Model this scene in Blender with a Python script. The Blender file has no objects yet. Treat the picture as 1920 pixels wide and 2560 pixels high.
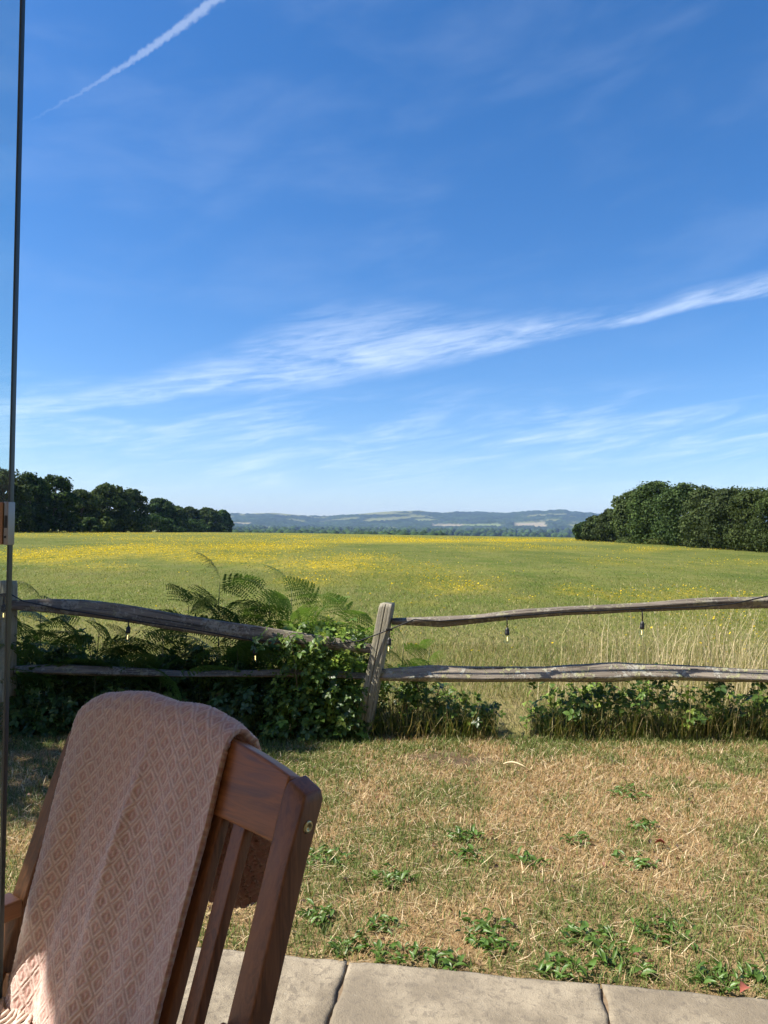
import bpy, bmesh, math, random
import numpy as np
from mathutils import Vector, Matrix

SC = bpy.context.scene
COL = SC.collection
rad = math.radians
random.seed(7)
RNG = np.random.default_rng(11)

# ------------------------------------------------------------------ camera
CAM_Z = 1.36
PITCH, ROLL = rad(1.64), rad(0.5)
FPX = 26.0 / 36.0 * 2560.0
CAM_ROT = Matrix.Rotation(rad(90) + PITCH, 3, 'X') @ Matrix.Rotation(ROLL, 3, 'Z')
cam_data = bpy.data.cameras.new('camera')
cam_data.sensor_fit = 'VERTICAL'
cam_data.sensor_height = 36.0
cam_data.sensor_width = 27.0
cam_data.lens = 26.0
cam_data.clip_start = 0.02
cam_data.clip_end = 30000.0
cam = bpy.data.objects.new('camera', cam_data)
COL.objects.link(cam)
cam.matrix_world = Matrix.Translation((0, 0, CAM_Z)) @ CAM_ROT.to_4x4()
SC.camera = cam

# ------------------------------------------------------------------ sun and exposure
SUN_AZ, SUN_EL = rad(-95.0), rad(48.0)          # azimuth measured from +Y, negative = left
SUN = Vector((math.sin(SUN_AZ) * math.cos(SUN_EL), math.cos(SUN_AZ) * math.cos(SUN_EL), math.sin(SUN_EL)))
sun_data = bpy.data.lights.new('sun', 'SUN')
sun_data.energy = 5.0
sun_data.angle = rad(0.53)
sun_data.color = (1.0, 0.93, 0.82)
sun_obj = bpy.data.objects.new('sun', sun_data)
COL.objects.link(sun_obj)
sun_obj.location = SUN * 60
sun_obj.rotation_euler = SUN.to_track_quat('Z', 'Y').to_euler()
vs = SC.view_settings
vs.view_transform = 'Standard'
vs.look = 'None'
vs.exposure = 0.95
vs.gamma = 1.0
vs.use_curve_mapping = False
SC.render.film_transparent = False
SC.cycles.max_bounces = 8
SC.cycles.transparent_max_bounces = 16
SC.cycles.volume_bounces = 1
SC.cycles.caustics_reflective = False
SC.cycles.caustics_refractive = False


# ------------------------------------------------------------------ node helper
class NT:
    def __init__(self, tree):
        self.t = tree
        self.n = tree.nodes
        self.l = tree.links

    def node(self, kind, **kw):
        nd = self.n.new(kind)
        for k, v in kw.items():
            setattr(nd, k, v)
        return nd

    def put(self, sock, v):
        if hasattr(v, 'is_linked') or isinstance(v, bpy.types.NodeSocket):
            self.l.new(v, sock)
        else:
            if isinstance(v, (tuple, list)) and len(v) == 3 and sock.type == 'RGBA':
                v = (v[0], v[1], v[2], 1.0)
            sock.default_value = v

    def m(self, op, a, b=None, c=None, clamp=False):
        nd = self.node('ShaderNodeMath', operation=op, use_clamp=clamp)
        self.put(nd.inputs[0], a)
        if b is not None:
            self.put(nd.inputs[1], b)
        if c is not None:
            self.put(nd.inputs[2], c)
        return nd.outputs[0]

    def smooth(self, v, lo, hi, to0=0.0, to1=1.0, kind='SMOOTHSTEP'):
        nd = self.node('ShaderNodeMapRange', interpolation_type=kind)
        self.put(nd.inputs[0], v)
        nd.inputs[1].default_value = lo
        nd.inputs[2].default_value = hi
        nd.inputs[3].default_value = to0
        nd.inputs[4].default_value = to1
        return nd.outputs[0]

    def mix(self, fac, a, b, blend='MIX'):
        nd = self.node('ShaderNodeMix', data_type='RGBA', blend_type=blend)
        self.put(nd.inputs[0], fac)
        self.put(nd.inputs[6], a)
        self.put(nd.inputs[7], b)
        return nd.outputs[2]

    def combine(self, x, y, z):
        nd = self.node('ShaderNodeCombineXYZ')
        self.put(nd.inputs[0], x)
        self.put(nd.inputs[1], y)
        self.put(nd.inputs[2], z)
        return nd.outputs[0]

    def sep(self, v):
        nd = self.node('ShaderNodeSeparateXYZ')
        self.put(nd.inputs[0], v)
        return nd.outputs

    def noise(self, vec, scale=5.0, detail=4.0, rough=0.55, dist=0.0, dims='3D'):
        nd = self.node('ShaderNodeTexNoise', noise_dimensions=dims)
        if vec is not None:
            self.put(nd.inputs['Vector'], vec)
        nd.inputs['Scale'].default_value = scale
        nd.inputs['Detail'].default_value = detail
        nd.inputs['Roughness'].default_value = rough
        nd.inputs['Distortion'].default_value = dist
        return nd.outputs[0]

    def scaled(self, vec, s):
        nd = self.node('ShaderNodeVectorMath', operation='MULTIPLY')
        self.put(nd.inputs[0], vec)
        nd.inputs[1].default_value = s
        return nd.outputs[0]

    def bump(self, h, strength=0.3, dist=0.01):
        nd = self.node('ShaderNodeBump')
        nd.inputs['Strength'].default_value = strength
        nd.inputs['Distance'].default_value = dist
        self.put(nd.inputs['Height'], h)
        return nd.outputs[0]


# ------------------------------------------------------------------ world: clear sky with cirrus and a contrail
world = bpy.data.worlds.new('World')
SC.world = world
world.use_nodes = True
w = NT(world.node_tree)
w.n.clear()
wout = w.node('ShaderNodeOutputWorld')
bg = w.node('ShaderNodeBackground')
sky = w.node('ShaderNodeTexSky', sky_type='NISHITA')
sky.sun_disc = False
sky.sun_elevation = SUN_EL
sky.sun_rotation = SUN_AZ
sky.altitude = 60
sky.air_density = 1.0
sky.dust_density = 0.45
sky.ozone_density = 3.0
tc = w.node('ShaderNodeTexCoord')
dx, dy, dz = w.sep(tc.outputs['Generated'])
az = w.m('ARCTAN2', dx, dy)
el = w.m('ARCSINE', dz)
# long wind-drawn cirrus: noise stretched along a line that climbs to the right
TH = 0.16
sal = w.m('ADD', w.m('MULTIPLY', az, math.cos(TH)), w.m('MULTIPLY', el, math.sin(TH)))
dal = w.m('SUBTRACT', w.m('MULTIPLY', el, math.cos(TH)), w.m('MULTIPLY', az, math.sin(TH)))
streak = w.noise(w.combine(w.m('MULTIPLY', sal, 5.0), w.m('MULTIPLY', dal, 34.0), 0.0), 1.0, 7.0, 0.62, 0.9)
fibre = w.noise(w.combine(w.m('MULTIPLY', sal, 16.0), w.m('MULTIPLY', dal, 130.0), 3.1), 1.0, 5.0, 0.6, 0.7)
puff = w.noise(w.combine(w.m('MULTIPLY', sal, 5.0), w.m('MULTIPLY', dal, 15.0), 7.7), 1.0, 6.0, 0.55, 0.25)
wob = w.m('MULTIPLY', w.m('SUBTRACT', w.noise(w.combine(w.m('MULTIPLY', az, 7.0), w.m('MULTIPLY', el, 7.0), 2.0), 1.0, 3.0), 0.5), 0.035)
# the main band: distance above its lower edge
edge = w.m('ADD', w.m('SUBTRACT', el, w.m('ADD', w.m('MULTIPLY', az, 0.160), 0.212)), wob)
swell = w.m('POWER', 2.718, w.m('MULTIPLY', w.m('POWER', w.m('DIVIDE', w.m('ADD', az, 0.05), 0.20), 2.0), -1.0))
thick = w.m('ADD', w.m('MULTIPLY', swell, 0.075), 0.026)
q = w.m('DIVIDE', edge, thick)
band = w.m('MULTIPLY', w.smooth(q, -0.12, 0.20), w.smooth(q, 0.25, 1.25, 1.0, 0.0))
band = w.m('MULTIPLY', band, w.smooth(w.m('ABSOLUTE', az), 0.5, 1.3, 1.0, 0.0))
body = w.m('MULTIPLY', band, w.smooth(w.m('ADD', w.m('MULTIPLY', streak, 0.6), w.m('MULTIPLY', fibre, 0.4)), 0.28, 0.72))
body = w.m('MULTIPLY', body, 0.50)
# low streaks nearer the horizon
lowmask = w.m('MULTIPLY', w.smooth(el, 0.035, 0.09), w.smooth(el, 0.13, 0.215, 1.0, 0.0))
low = w.m('MULTIPLY', lowmask, w.m('MULTIPLY', w.smooth(streak, 0.38, 0.74), w.smooth(fibre, 0.15, 0.75)))
low = w.m('MULTIPLY', low, 0.42)
# faint wisps all over
veil = w.m('MULTIPLY', w.smooth(puff, 0.42, 0.85), 0.060)
veil = w.m('MULTIPLY', veil, w.smooth(el, 0.15, 0.35))
# contrail
CA, CE, CB, CF = -0.4530, 0.4690, -0.2455, 0.6130
cl = math.hypot(CB - CA, CF - CE)
ux, uy = (CB - CA) / cl, (CF - CE) / cl
ra, re = w.m('SUBTRACT', az, CA), w.m('SUBTRACT', el, CE)
ct = w.m('ADD', w.m('MULTIPLY', ra, ux), w.m('MULTIPLY', re, uy))
cd = w.m('SUBTRACT', w.m('MULTIPLY', re, ux), w.m('MULTIPLY', ra, uy))
cw = w.m('ADD', w.m('MULTIPLY', w.m('MAXIMUM', ct, 0.0), 0.019), 0.0012)
cdn = w.m('ADD', cd, w.m('MULTIPLY', w.m('SUBTRACT', w.noise(w.combine(w.m('MULTIPLY', az, 120.0), w.m('MULTIPLY', el, 120.0), 0.0), 1.0, 4.0, 0.6), 0.5), 0.010))
trail = w.smooth(w.m('DIVIDE', w.m('ABSOLUTE', cdn), cw), 0.25, 1.25, 1.0, 0.0)
trail = w.m('MULTIPLY', trail, w.m('MULTIPLY', w.smooth(ct, -0.05, 0.22, 0.0, 0.24), w.smooth(ct, 0.32, 0.6, 1.0, 0.0)))
cloud = w.m('MAXIMUM', w.m('MAXIMUM', body, low), w.m('MAXIMUM', veil, trail))
hsv = w.node('ShaderNodeHueSaturation')
hsv.inputs['Saturation'].default_value = 1.27
w.l.new(w.mix(1.0, sky.outputs[0], (1.0, 1.02, 1.12), 'MULTIPLY'), hsv.inputs['Color'])
skycol = w.mix(cloud, hsv.outputs[0], (7.8, 8.6, 9.6))
w.l.new(skycol, bg.inputs['Color'])
bg.inputs['Strength'].default_value = 0.081
w.l.new(bg.outputs[0], wout.inputs['Surface'])


# ------------------------------------------------------------------ photograph ray helpers (layout survey)
def ray(px, py):
    return CAM_ROT @ Vector(((px - 960.0) / FPX, -(py - 1280.0) / FPX, -1.0))


def at(px, py, Y):
    d = ray(px, py)
    k = Y / d.y
    return Vector((d.x * k, Y, CAM_Z + d.z * k))


def on_ground(px, py, z=0.0):
    d = ray(px, py)
    k = (z - CAM_Z) / d.z
    return Vector((d.x * k, d.y * k, z))


# ------------------------------------------------------------------ noise in numpy
_lat = {}


def vnoise(x, y, scale=1.0, seed=0):
    x = np.asarray(x, float) * scale
    y = np.asarray(y, float) * scale
    if seed not in _lat:
        _lat[seed] = np.random.default_rng(1000 + seed).random((256, 256))
    L = _lat[seed]
    xi, yi = np.floor(x).astype(int), np.floor(y).astype(int)
    fx, fy = x - xi, y - yi
    fx, fy = fx * fx * (3 - 2 * fx), fy * fy * (3 - 2 * fy)
    a = L[xi & 255, yi & 255]
    b = L[(xi + 1) & 255, yi & 255]
    c = L[xi & 255, (yi + 1) & 255]
    d = L[(xi + 1) & 255, (yi + 1) & 255]
    return (a * (1 - fx) + b * fx) * (1 - fy) + (c * (1 - fx) + d * fx) * fy


def fbm(x, y, scale=1.0, seed=0, octaves=4):
    v, amp, tot = 0.0, 1.0, 0.0
    for o in range(octaves):
        v = v + amp * vnoise(x, y, scale * 2 ** o, seed + o)
        tot += amp
        amp *= 0.5
    return v / tot


# ------------------------------------------------------------------ mesh helpers
def new_mesh(name, verts, faces, mat=None, smooth=False, uv=None, col=None):
    me = bpy.data.meshes.new(name)
    verts = np.asarray(verts, dtype=np.float32).reshape(-1, 3)
    if isinstance(faces, np.ndarray):
        k = faces.shape[1]
        nf = len(faces)
        me.vertices.add(len(verts))
        me.vertices.foreach_set('co', verts.ravel())
        me.loops.add(nf * k)
        me.loops.foreach_set('vertex_index', faces.astype(np.int32).ravel())
        me.polygons.add(nf)
        me.polygons.foreach_set('loop_start', np.arange(0, nf * k, k, dtype=np.int32))
        me.polygons.foreach_set('loop_total', np.full(nf, k, dtype=np.int32))
        me.update(calc_edges=True)
    else:
        me.from_pydata([tuple(map(float, v)) for v in verts], [], faces)
        me.update()
    if smooth:
        me.polygons.foreach_set('use_smooth', np.ones(len(me.polygons), dtype=bool))
    if uv is not None:
        lay = me.uv_layers.new(name='UVMap')
        vi = np.zeros(len(me.loops), dtype=np.int32)
        me.loops.foreach_get('vertex_index', vi)
        lay.data.foreach_set('uv', np.asarray(uv, dtype=np.float32)[vi].ravel())
    if col is not None:
        at_ = me.color_attributes.new('Col', 'FLOAT_COLOR', 'POINT')
        c4 = np.ones((len(verts), 4), dtype=np.float32)
        c4[:, :3] = col
        at_.data.foreach_set('color', c4.ravel())
    if mat is not None:
        me.materials.append(mat)
    return me


def add_obj(name, me, parent=None, **props):
    o = bpy.data.objects.new(name, me)
    COL.objects.link(o)
    if parent is not None:
        o.parent = parent
    for k, v in props.items():
        o[k] = v
    return o


def thing(name, label, category, loc=(0, 0, 0), rz=0.0, group=None):
    o = bpy.data.objects.new(name, None)
    o.empty_display_size = 0.1
    COL.objects.link(o)
    o.location = loc
    o.rotation_euler = (0, 0, rz)
    o['label'] = label
    o['category'] = category
    if group:
        o['group'] = group
    return o


def tube_mesh(name, pts, radii, mat, seg=6, cap=True):
    pts = [Vector(p) for p in pts]
    vs_, fs = [], []
    n = len(pts)
    for i, p in enumerate(pts):
        t = (pts[min(i + 1, n - 1)] - pts[max(i - 1, 0)]).normalized()
        a = Vector((0, 0, 1)) if abs(t.z) < 0.9 else Vector((1, 0, 0))
        b1 = t.cross(a).normalized()
        b2 = t.cross(b1)
        r = radii[i] if hasattr(radii, '__len__') else radii
        for k in range(seg):
            g = 2 * math.pi * k / seg
            vs_.append(p + (b1 * math.cos(g) + b2 * math.sin(g)) * r)
    for i in range(n - 1):
        for k in range(seg):
            k2 = (k + 1) % seg
            fs.append((i * seg + k, i * seg + k2, (i + 1) * seg + k2, (i + 1) * seg + k))
    if cap:
        fs.append(tuple(range(seg - 1, -1, -1)))
        fs.append(tuple(range((n - 1) * seg, n * seg)))
    return new_mesh(name, vs_, fs, mat, True)


def lathe_mesh(name, prof, mat, seg=16):
    vs_, fs = [], []
    for r, z in prof:
        for k in range(seg):
            g = 2 * math.pi * k / seg
            vs_.append((r * math.cos(g), r * math.sin(g), z))
    for i in range(len(prof) - 1):
        for k in range(seg):
            k2 = (k + 1) % seg
            fs.append((i * seg + k, i * seg + k2, (i + 1) * seg + k2, (i + 1) * seg + k))
    fs.append(tuple(range(seg - 1, -1, -1)))
    fs.append(tuple(range((len(prof) - 1) * seg, len(prof) * seg)))
    return new_mesh(name, vs_, fs, mat, True)


def bevelled(name, verts, faces, mat, off=0.003, seg=2, scale_uv=True):
    bm = bmesh.new()
    bv = [bm.verts.new(v) for v in verts]
    for f in faces:
        bm.faces.new([bv[i] for i in f])
    bmesh.ops.recalc_face_normals(bm, faces=bm.faces)
    if off > 0:
        bmesh.ops.bevel(bm, geom=list(bm.edges), offset=off, segments=seg, profile=0.6, affect='EDGES')
    me = bpy.data.meshes.new(name)
    bm.to_mesh(me)
    bm.free()
    me.materials.append(mat)
    me.polygons.foreach_set('use_smooth', np.ones(len(me.polygons), dtype=bool))
    try:
        me.set_sharp_from_angle(angle=rad(35))
    except Exception:
        pass
    return me


BOXF = [(0, 1, 3, 2), (4, 6, 7, 5), (0, 4, 5, 1), (2, 3, 7, 6), (0, 2, 6, 4), (1, 5, 7, 3)]


def box_verts(x0, x1, y0, y1, z0, z1):
    return [(x, y, z) for x in (x0, x1) for y in (y0, y1) for z in (z0, z1)]


def box(name, x0, x1, y0, y1, z0, z1, mat, parent=None, off=0.003, **props):
    return add_obj(name, bevelled(name, box_verts(x0, x1, y0, y1, z0, z1), BOXF, mat, off), parent, **props)


def beam_mesh(name, stations, mat, off=0.003):
    """stations: list of (centre, half_x vector, half_y vector); a four-sided swept bar"""
    vs_, fs = [], []
    for c, hx, hy in stations:
        c, hx, hy = Vector(c), Vector(hx), Vector(hy)
        vs_ += [c - hx - hy, c + hx - hy, c + hx + hy, c - hx + hy]
    n = len(stations)
    for i in range(n - 1):
        for k in range(4):
            k2 = (k + 1) % 4
            fs.append((i * 4 + k, i * 4 + k2, (i + 1) * 4 + k2, (i + 1) * 4 + k))
    fs.append((3, 2, 1, 0))
    fs.append(tuple((n - 1) * 4 + k for k in range(4)))
    bm = bmesh.new()
    bv = [bm.verts.new(v) for v in vs_]
    for f in fs:
        bm.faces.new([bv[i] for i in f])
    bmesh.ops.recalc_face_normals(bm, faces=bm.faces)
    ed = [e for e in bm.edges if len(e.link_faces) == 2 and e.calc_face_angle(0) > 0.6]
    bmesh.ops.bevel(bm, geom=ed, offset=off, segments=3, profile=0.6, affect='EDGES')
    me = bpy.data.meshes.new(name)
    bm.to_mesh(me)
    bm.free()
    me.materials.append(mat)
    me.polygons.foreach_set('use_smooth', np.ones(len(me.polygons), dtype=bool))
    try:
        me.set_sharp_from_angle(angle=rad(40))
    except Exception:
        pass
    return me


# ------------------------------------------------------------------ materials
def mat_new(name):
    m_ = bpy.data.materials.new(name)
    m_.use_nodes = True
    t = NT(m_.node_tree)
    p = t.n['Principled BSDF']
    return m_, t, p


def plain(name, col, rough=0.5, metal=0.0, noise_amt=0.12, noise_scale=30.0):
    m_, t, p = mat_new(name)
    c = t.node('ShaderNodeTexCoord')
    n_ = t.noise(c.outputs['Object'], noise_scale, 3.0)
    lo = tuple(v * (1 - noise_amt) for v in col)
    hi = tuple(min(1, v * (1 + noise_amt)) for v in col)
    t.put(p.inputs['Base Color'], t.mix(n_, lo, hi))
    p.inputs['Roughness'].default_value = rough
    p.inputs['Metallic'].default_value = metal
    return m_


def leaf_mat(name, rough=0.5, trans=0.3, tint=(1.0, 1.0, 1.0), spec=0.3):
    """vertex-coloured thin leaf: diffuse reflection plus light coming through"""
    m_, t, p = mat_new(name)
    a = t.node('ShaderNodeVertexColor', layer_name='Col')
    c = t.mix(1.0, a.outputs[0], tint, 'MULTIPLY')
    t.put(p.inputs['Base Color'], c)
    p.inputs['Roughness'].default_value = rough
    p.inputs['Specular IOR Level'].default_value = spec
    tr = t.node('ShaderNodeBsdfTranslucent')
    t.put(tr.inputs['Color'], t.mix(1.0, c, (1.35, 1.35, 0.7), 'MULTIPLY'))
    mx = t.node('ShaderNodeMixShader')
    mx.inputs[0].default_value = trans
    t.l.new(p.outputs[0], mx.inputs[1])
    t.l.new(tr.outputs[0], mx.inputs[2])
    t.l.new(mx.outputs[0], t.n['Material Output'].inputs['Surface'])
    return m_


def single_leaf_mat(name, col, rough=0.45, trans=0.3, spec=0.4):
    m_, t, p = mat_new(name)
    oi = t.node('ShaderNodeObjectInfo')
    c = t.mix(oi.outputs['Random'], tuple(v * 0.7 for v in col), tuple(v * 1.35 for v in col))
    tcn = t.node('ShaderNodeTexCoord')
    n_ = t.noise(tcn.outputs['Object'], 60.0, 3.0)
    c = t.mix(t.m('MULTIPLY', n_, 0.35), c, tuple(v * 1.5 for v in col))
    t.put(p.inputs['Base Color'], c)
    p.inputs['Roughness'].default_value = rough
    p.inputs['Specular IOR Level'].default_value = spec
    tr = t.node('ShaderNodeBsdfTranslucent')
    t.put(tr.inputs['Color'], t.mix(1.0, c, (1.35, 1.35, 0.7), 'MULTIPLY'))
    mx = t.node('ShaderNodeMixShader')
    mx.inputs[0].default_value = trans
    t.l.new(p.outputs[0], mx.inputs[1])
    t.l.new(tr.outputs[0], mx.inputs[2])
    t.l.new(mx.outputs[0], t.n['Material Output'].inputs['Surface'])
    return m_


def weathered_wood(name, base, dark, lichen_amt=0.0, moss=0.0):
    m_, t, p = mat_new(name)
    uvn = t.node('ShaderNodeUVMap', uv_map='UVMap')
    g = t.scaled(uvn.outputs[0], (5.0, 90.0, 1.0))
    grain = t.noise(g, 1.0, 8.0, 0.65, 0.6)
    g2 = t.scaled(uvn.outputs[0], (1.6, 22.0, 1.0))
    broad = t.noise(g2, 1.0, 5.0, 0.6, 0.8)
    crack = t.smooth(t.noise(t.scaled(uvn.outputs[0], (2.2, 120.0, 1.0)), 1.0, 4.0, 0.5, 0.8), 0.34, 0.42, 1.0, 0.0)
    c = t.mix(t.smooth(grain, 0.3, 0.7), dark, base)
    c = t.mix(t.smooth(broad, 0.35, 0.7, 0.0, 0.55), c, tuple(v * 1.45 for v in base))
    c = t.mix(t.m('MULTIPLY', crack, 0.8), c, tuple(v * 0.25 for v in dark))
    tcn = t.node('ShaderNodeTexCoord')
    if moss > 0:
        mo = t.smooth(t.noise(tcn.outputs['Object'], 7.0, 5.0, 0.65), 0.5, 0.75, 0.0, moss)
        c = t.mix(mo, c, (0.13, 0.14, 0.04))
    h = t.m('SUBTRACT', t.m('MULTIPLY', grain, 0.6), crack)
    if lichen_amt > 0:
        l1 = t.noise(tcn.outputs['Object'], 42.0, 6.0, 0.7, 0.4)
        l2 = t.noise(tcn.outputs['Object'], 7.0, 3.0, 0.6)
        lf = t.smooth(t.m('ADD', l1, t.m('MULTIPLY', t.m('SUBTRACT', l2, 0.5), 0.6)), 0.53, 0.58, 0.0, lichen_amt)
        l3 = t.noise(tcn.outputs['Object'], 12.0, 2.0)
        lc = t.mix(t.smooth(l3, 0.45, 0.6), (0.50, 0.48, 0.40), (0.46, 0.45, 0.24))
        c = t.mix(lf, c, lc)
        h = t.m('ADD', h, t.m('MULTIPLY', lf, 1.2))
    t.put(p.inputs['Base Color'], c)
    p.inputs['Roughness'].default_value = 0.88
    p.inputs['Specular IOR Level'].default_value = 0.2
    t.put(p.inputs['Normal'], t.bump(h, 0.8, 0.004))
    return m_


def chair_wood(name, base, stretch=(70.0, 70.0, 6.0)):
    m_, t, p = mat_new(name)
    tcn = t.node('ShaderNodeTexCoord')
    oi = t.node('ShaderNodeObjectInfo')
    off = t.node('ShaderNodeVectorMath', operation='ADD')
    t.l.new(tcn.outputs['Object'], off.inputs[0])
    t.put(off.inputs[1], t.combine(t.m('MULTIPLY', oi.outputs['Random'], 9.0), t.m('MULTIPLY', oi.outputs['Random'], 5.0), 0.0))
    g = t.noise(t.scaled(off.outputs[0], tuple(v * 1.5 for v in stretch)), 1.0, 7.0, 0.65, 1.2)
    b = t.noise(t.scaled(off.outputs[0], tuple(v / 5.0 for v in stretch)), 1.0, 3.0, 0.5, 0.5)
    c = t.mix(t.smooth(g, 0.3, 0.72), tuple(v * 0.55 for v in base), tuple(v * 1.25 for v in base))
    c = t.mix(t.smooth(b, 0.4, 0.7, 0.0, 0.5), c, tuple(v * 1.6 for v in base))
    t.put(p.inputs['Base Color'], c)
    t.put(p.inputs['Roughness'], t.smooth(g, 0.2, 0.8, 0.36, 0.55))
    p.inputs['Specular IOR Level'].default_value = 0.45
    t.put(p.inputs['Normal'], t.bump(g, 0.12, 0.001))
    return m_


M_RAIL = weathered_wood('weathered_oak', (0.22, 0.185, 0.145), (0.08, 0.066, 0.052), 0.35, 0.25)
M_RAIL_LICHEN = weathered_wood('weathered_oak_lichen', (0.33, 0.285, 0.225), (0.15, 0.122, 0.096), 0.95, 0.10)
M_POST = weathered_wood('weathered_oak_post', (0.35, 0.320, 0.245), (0.19, 0.17, 0.125), 0.15, 0.45)
M_CHAIR = chair_wood('oiled_hardwood', (0.225, 0.095, 0.042))
M_CHAIR_CREST = chair_wood('oiled_hardwood_crest', (0.320, 0.128, 0.052), (6.0, 70.0, 70.0))
M_CHAIR_ARM = chair_wood('oiled_hardwood_arm', (0.225, 0.095, 0.042), (70.0, 6.0, 70.0))
M_BRASS = plain('brass', (0.62, 0.50, 0.25), 0.35, 0.9)
M_BLACK = plain('black_rubber', (0.012, 0.012, 0.013), 0.5)
M_STEEL = plain('brushed_steel', (0.30, 0.29, 0.28), 0.5, 1.0, 0.06, 200)
M_STEEL_BROWN = plain('steel_brown_reflection', (0.36, 0.20, 0.12), 0.42, 0.55, 0.2, 25)  # brown reflection in the brushed steel, put into the plate's colour
M_SEAL = plain('dark_edge_seal', (0.035, 0.050, 0.052), 0.35)
M_CREAM = plain('cream_canvas', (0.62, 0.56, 0.44), 0.9)
M_BARK = plain('bark', (0.10, 0.075, 0.05), 0.9, 0, 0.4, 3)
M_STEM = plain('green_stem', (0.07, 0.09, 0.03), 0.6)
M_CANE = plain('bramble_cane', (0.12, 0.07, 0.04), 0.7)
M_LEAFCOL = leaf_mat('foliage', 0.45, 0.30)
M_TREE = leaf_mat('tree_foliage', 0.8, 0.22, spec=0.12)
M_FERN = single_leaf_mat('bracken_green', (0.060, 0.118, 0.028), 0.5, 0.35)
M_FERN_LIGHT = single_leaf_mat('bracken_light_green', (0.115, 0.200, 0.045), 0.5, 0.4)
M_BRAMBLE = single_leaf_mat('bramble_green', (0.045, 0.085, 0.020), 0.40, 0.25, 0.5)
M_WEED = single_leaf_mat('weed_green', (0.080, 0.150, 0.026), 0.42, 0.25, 0.45)
M_GRASS = leaf_mat('grass_blades', 0.6, 0.25, spec=0.25)


def glass_mat():
    m_, t, p = mat_new('clear_glass')
    tr = t.node('ShaderNodeBsdfTransparent')
    tr.inputs[0].default_value = (0.90, 0.955, 0.945, 1)
    gl = t.node('ShaderNodeBsdfGlossy')
    gl.inputs['Roughness'].default_value = 0.0
    lw = t.node('ShaderNodeLayerWeight')
    lw.inputs[0].default_value = 0.5
    fr = t.m('ADD', t.m('MULTIPLY', t.m('POWER', lw.outputs['Facing'], 5.0), 0.85), 0.035)
    mx = t.node('ShaderNodeMixShader')
    t.l.new(fr, mx.inputs[0])
    t.l.new(tr.outputs[0], mx.inputs[1])
    t.l.new(gl.outputs[0], mx.inputs[2])
    t.l.new(mx.outputs[0], t.n['Material Output'].inputs['Surface'])
    return m_


M_GLASS = glass_mat()


def filament_mat():
    m_, t, p = mat_new('lit_filament')
    p.inputs['Base Color'].default_value = (1, 0.8, 0.4, 1)
    p.inputs['Emission Color'].default_value = (1.0, 0.66, 0.24, 1)
    p.inputs['Emission Strength'].default_value = 1.8
    return m_


M_FIL = filament_mat()


# ------------------------------------------------------------------ terrain
def H(x, y):
    x = np.asarray(x, float)
    y = np.asarray(y, float)
    yy = np.maximum(y, 1.0)
    r = np.hypot(x, y)
    tx = np.clip(x / yy, -0.7, 0.9)
    g = 1 - np.exp(-np.maximum(0, y - 6.0) / 70.0)
    h = np.interp(tx, [-0.7, -0.4, 0.0, 0.27, 0.52, 0.9], [1.45, 1.30, 0.95, 0.60, 0.22, 0.0])
    h = h - 0.95 * np.clip((-y) / 20.0, 0, 1)
    rc = np.interp(tx, [-0.5, -0.15, 0.0, 0.9], [380, 380, 230, 200])
    over = np.maximum(0, r - rc)
    drop = -13.0 * (1 - np.exp(-(over / 700.0) ** 1.4))
    rise = 30.0 * np.clip((r - 1500) / 3000.0, 0, 1) ** 1.2
    und = 0.10 * (fbm(x, y, 0.06, 50, 3) - 0.5) * np.clip((y - 7) / 20, 0, 1)
    return h * g + drop + rise + und


# ground sheet: polar grid, finer towards the view
azs = np.unique(np.concatenate([np.linspace(-180, -45, 28), np.linspace(-45, 45, 121), np.linspace(45, 180, 28)]))
rs = np.concatenate([[0.05], np.geomspace(0.6, 8800, 170)])
AZ, RS = np.meshgrid(np.radians(azs), rs)
GX, GY = np.sin(AZ) * RS, np.cos(AZ) * RS
GZ = H(GX, GY) - 0.012
gv = np.stack([GX, GY, GZ], -1).reshape(-1, 3)
na, nr = len(azs), len(rs)
ii, jj = np.meshgrid(np.arange(nr - 1), np.arange(na - 1), indexing='ij')
gf = np.stack([ii * na + jj, (ii + 1) * na + jj, (ii + 1) * na + jj + 1, ii * na + jj + 1], -1).reshape(-1, 4)[:, ::-1]


FLOWER_PATCHES = [(120, 1392, 170, 16), (330, 1372, 200, 12), (560, 1398, 150, 14), (800, 1412, 160, 16), (905, 1395, 110, 12), (250, 1420, 160, 14), (640, 1368, 220, 9), (980, 1352, 260, 7), (1290, 1352, 160, 6),
                  (1310, 1497, 55, 9), (1430, 1478, 60, 12), (1560, 1490, 95, 10), (1150, 1472, 120, 12), (1730, 1480, 70, 7), (1060, 1505, 80, 9), (760, 1455, 90, 10), (1620, 1378, 70, 6), (1850, 1495, 70, 9)]


def survey_px(x, y):
    """bearing and fall of a ground point as seen from the viewpoint, in photograph units"""
    yy = np.maximum(np.asarray(y, float), 0.5)
    px_ = 960 + np.asarray(x, float) / yy * FPX
    py_ = 1333.0 + (px_ - 960) * math.tan(ROLL) + (CAM_Z - H(x, y)) / yy * FPX
    return px_, py_


def flower_mask(x, y):
    """where the yellow flowers grow thickly in the meadow (0..1)"""
    px_, py_ = survey_px(x, y)
    m_ = np.zeros_like(px_)
    for cx_, cy_, sx_, sy_ in FLOWER_PATCHES:
        m_ = np.maximum(m_, np.exp(-((px_ - cx_) / sx_) ** 2 - ((py_ - cy_) / sy_) ** 2))
    a = fbm(x, y * 0.6, 0.16, 60, 4)
    return np.clip((0.74 * m_ + 1.4 * (a - 0.5) - 0.02) * 1.2, 0, 1) * (np.asarray(y) > 5)


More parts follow.
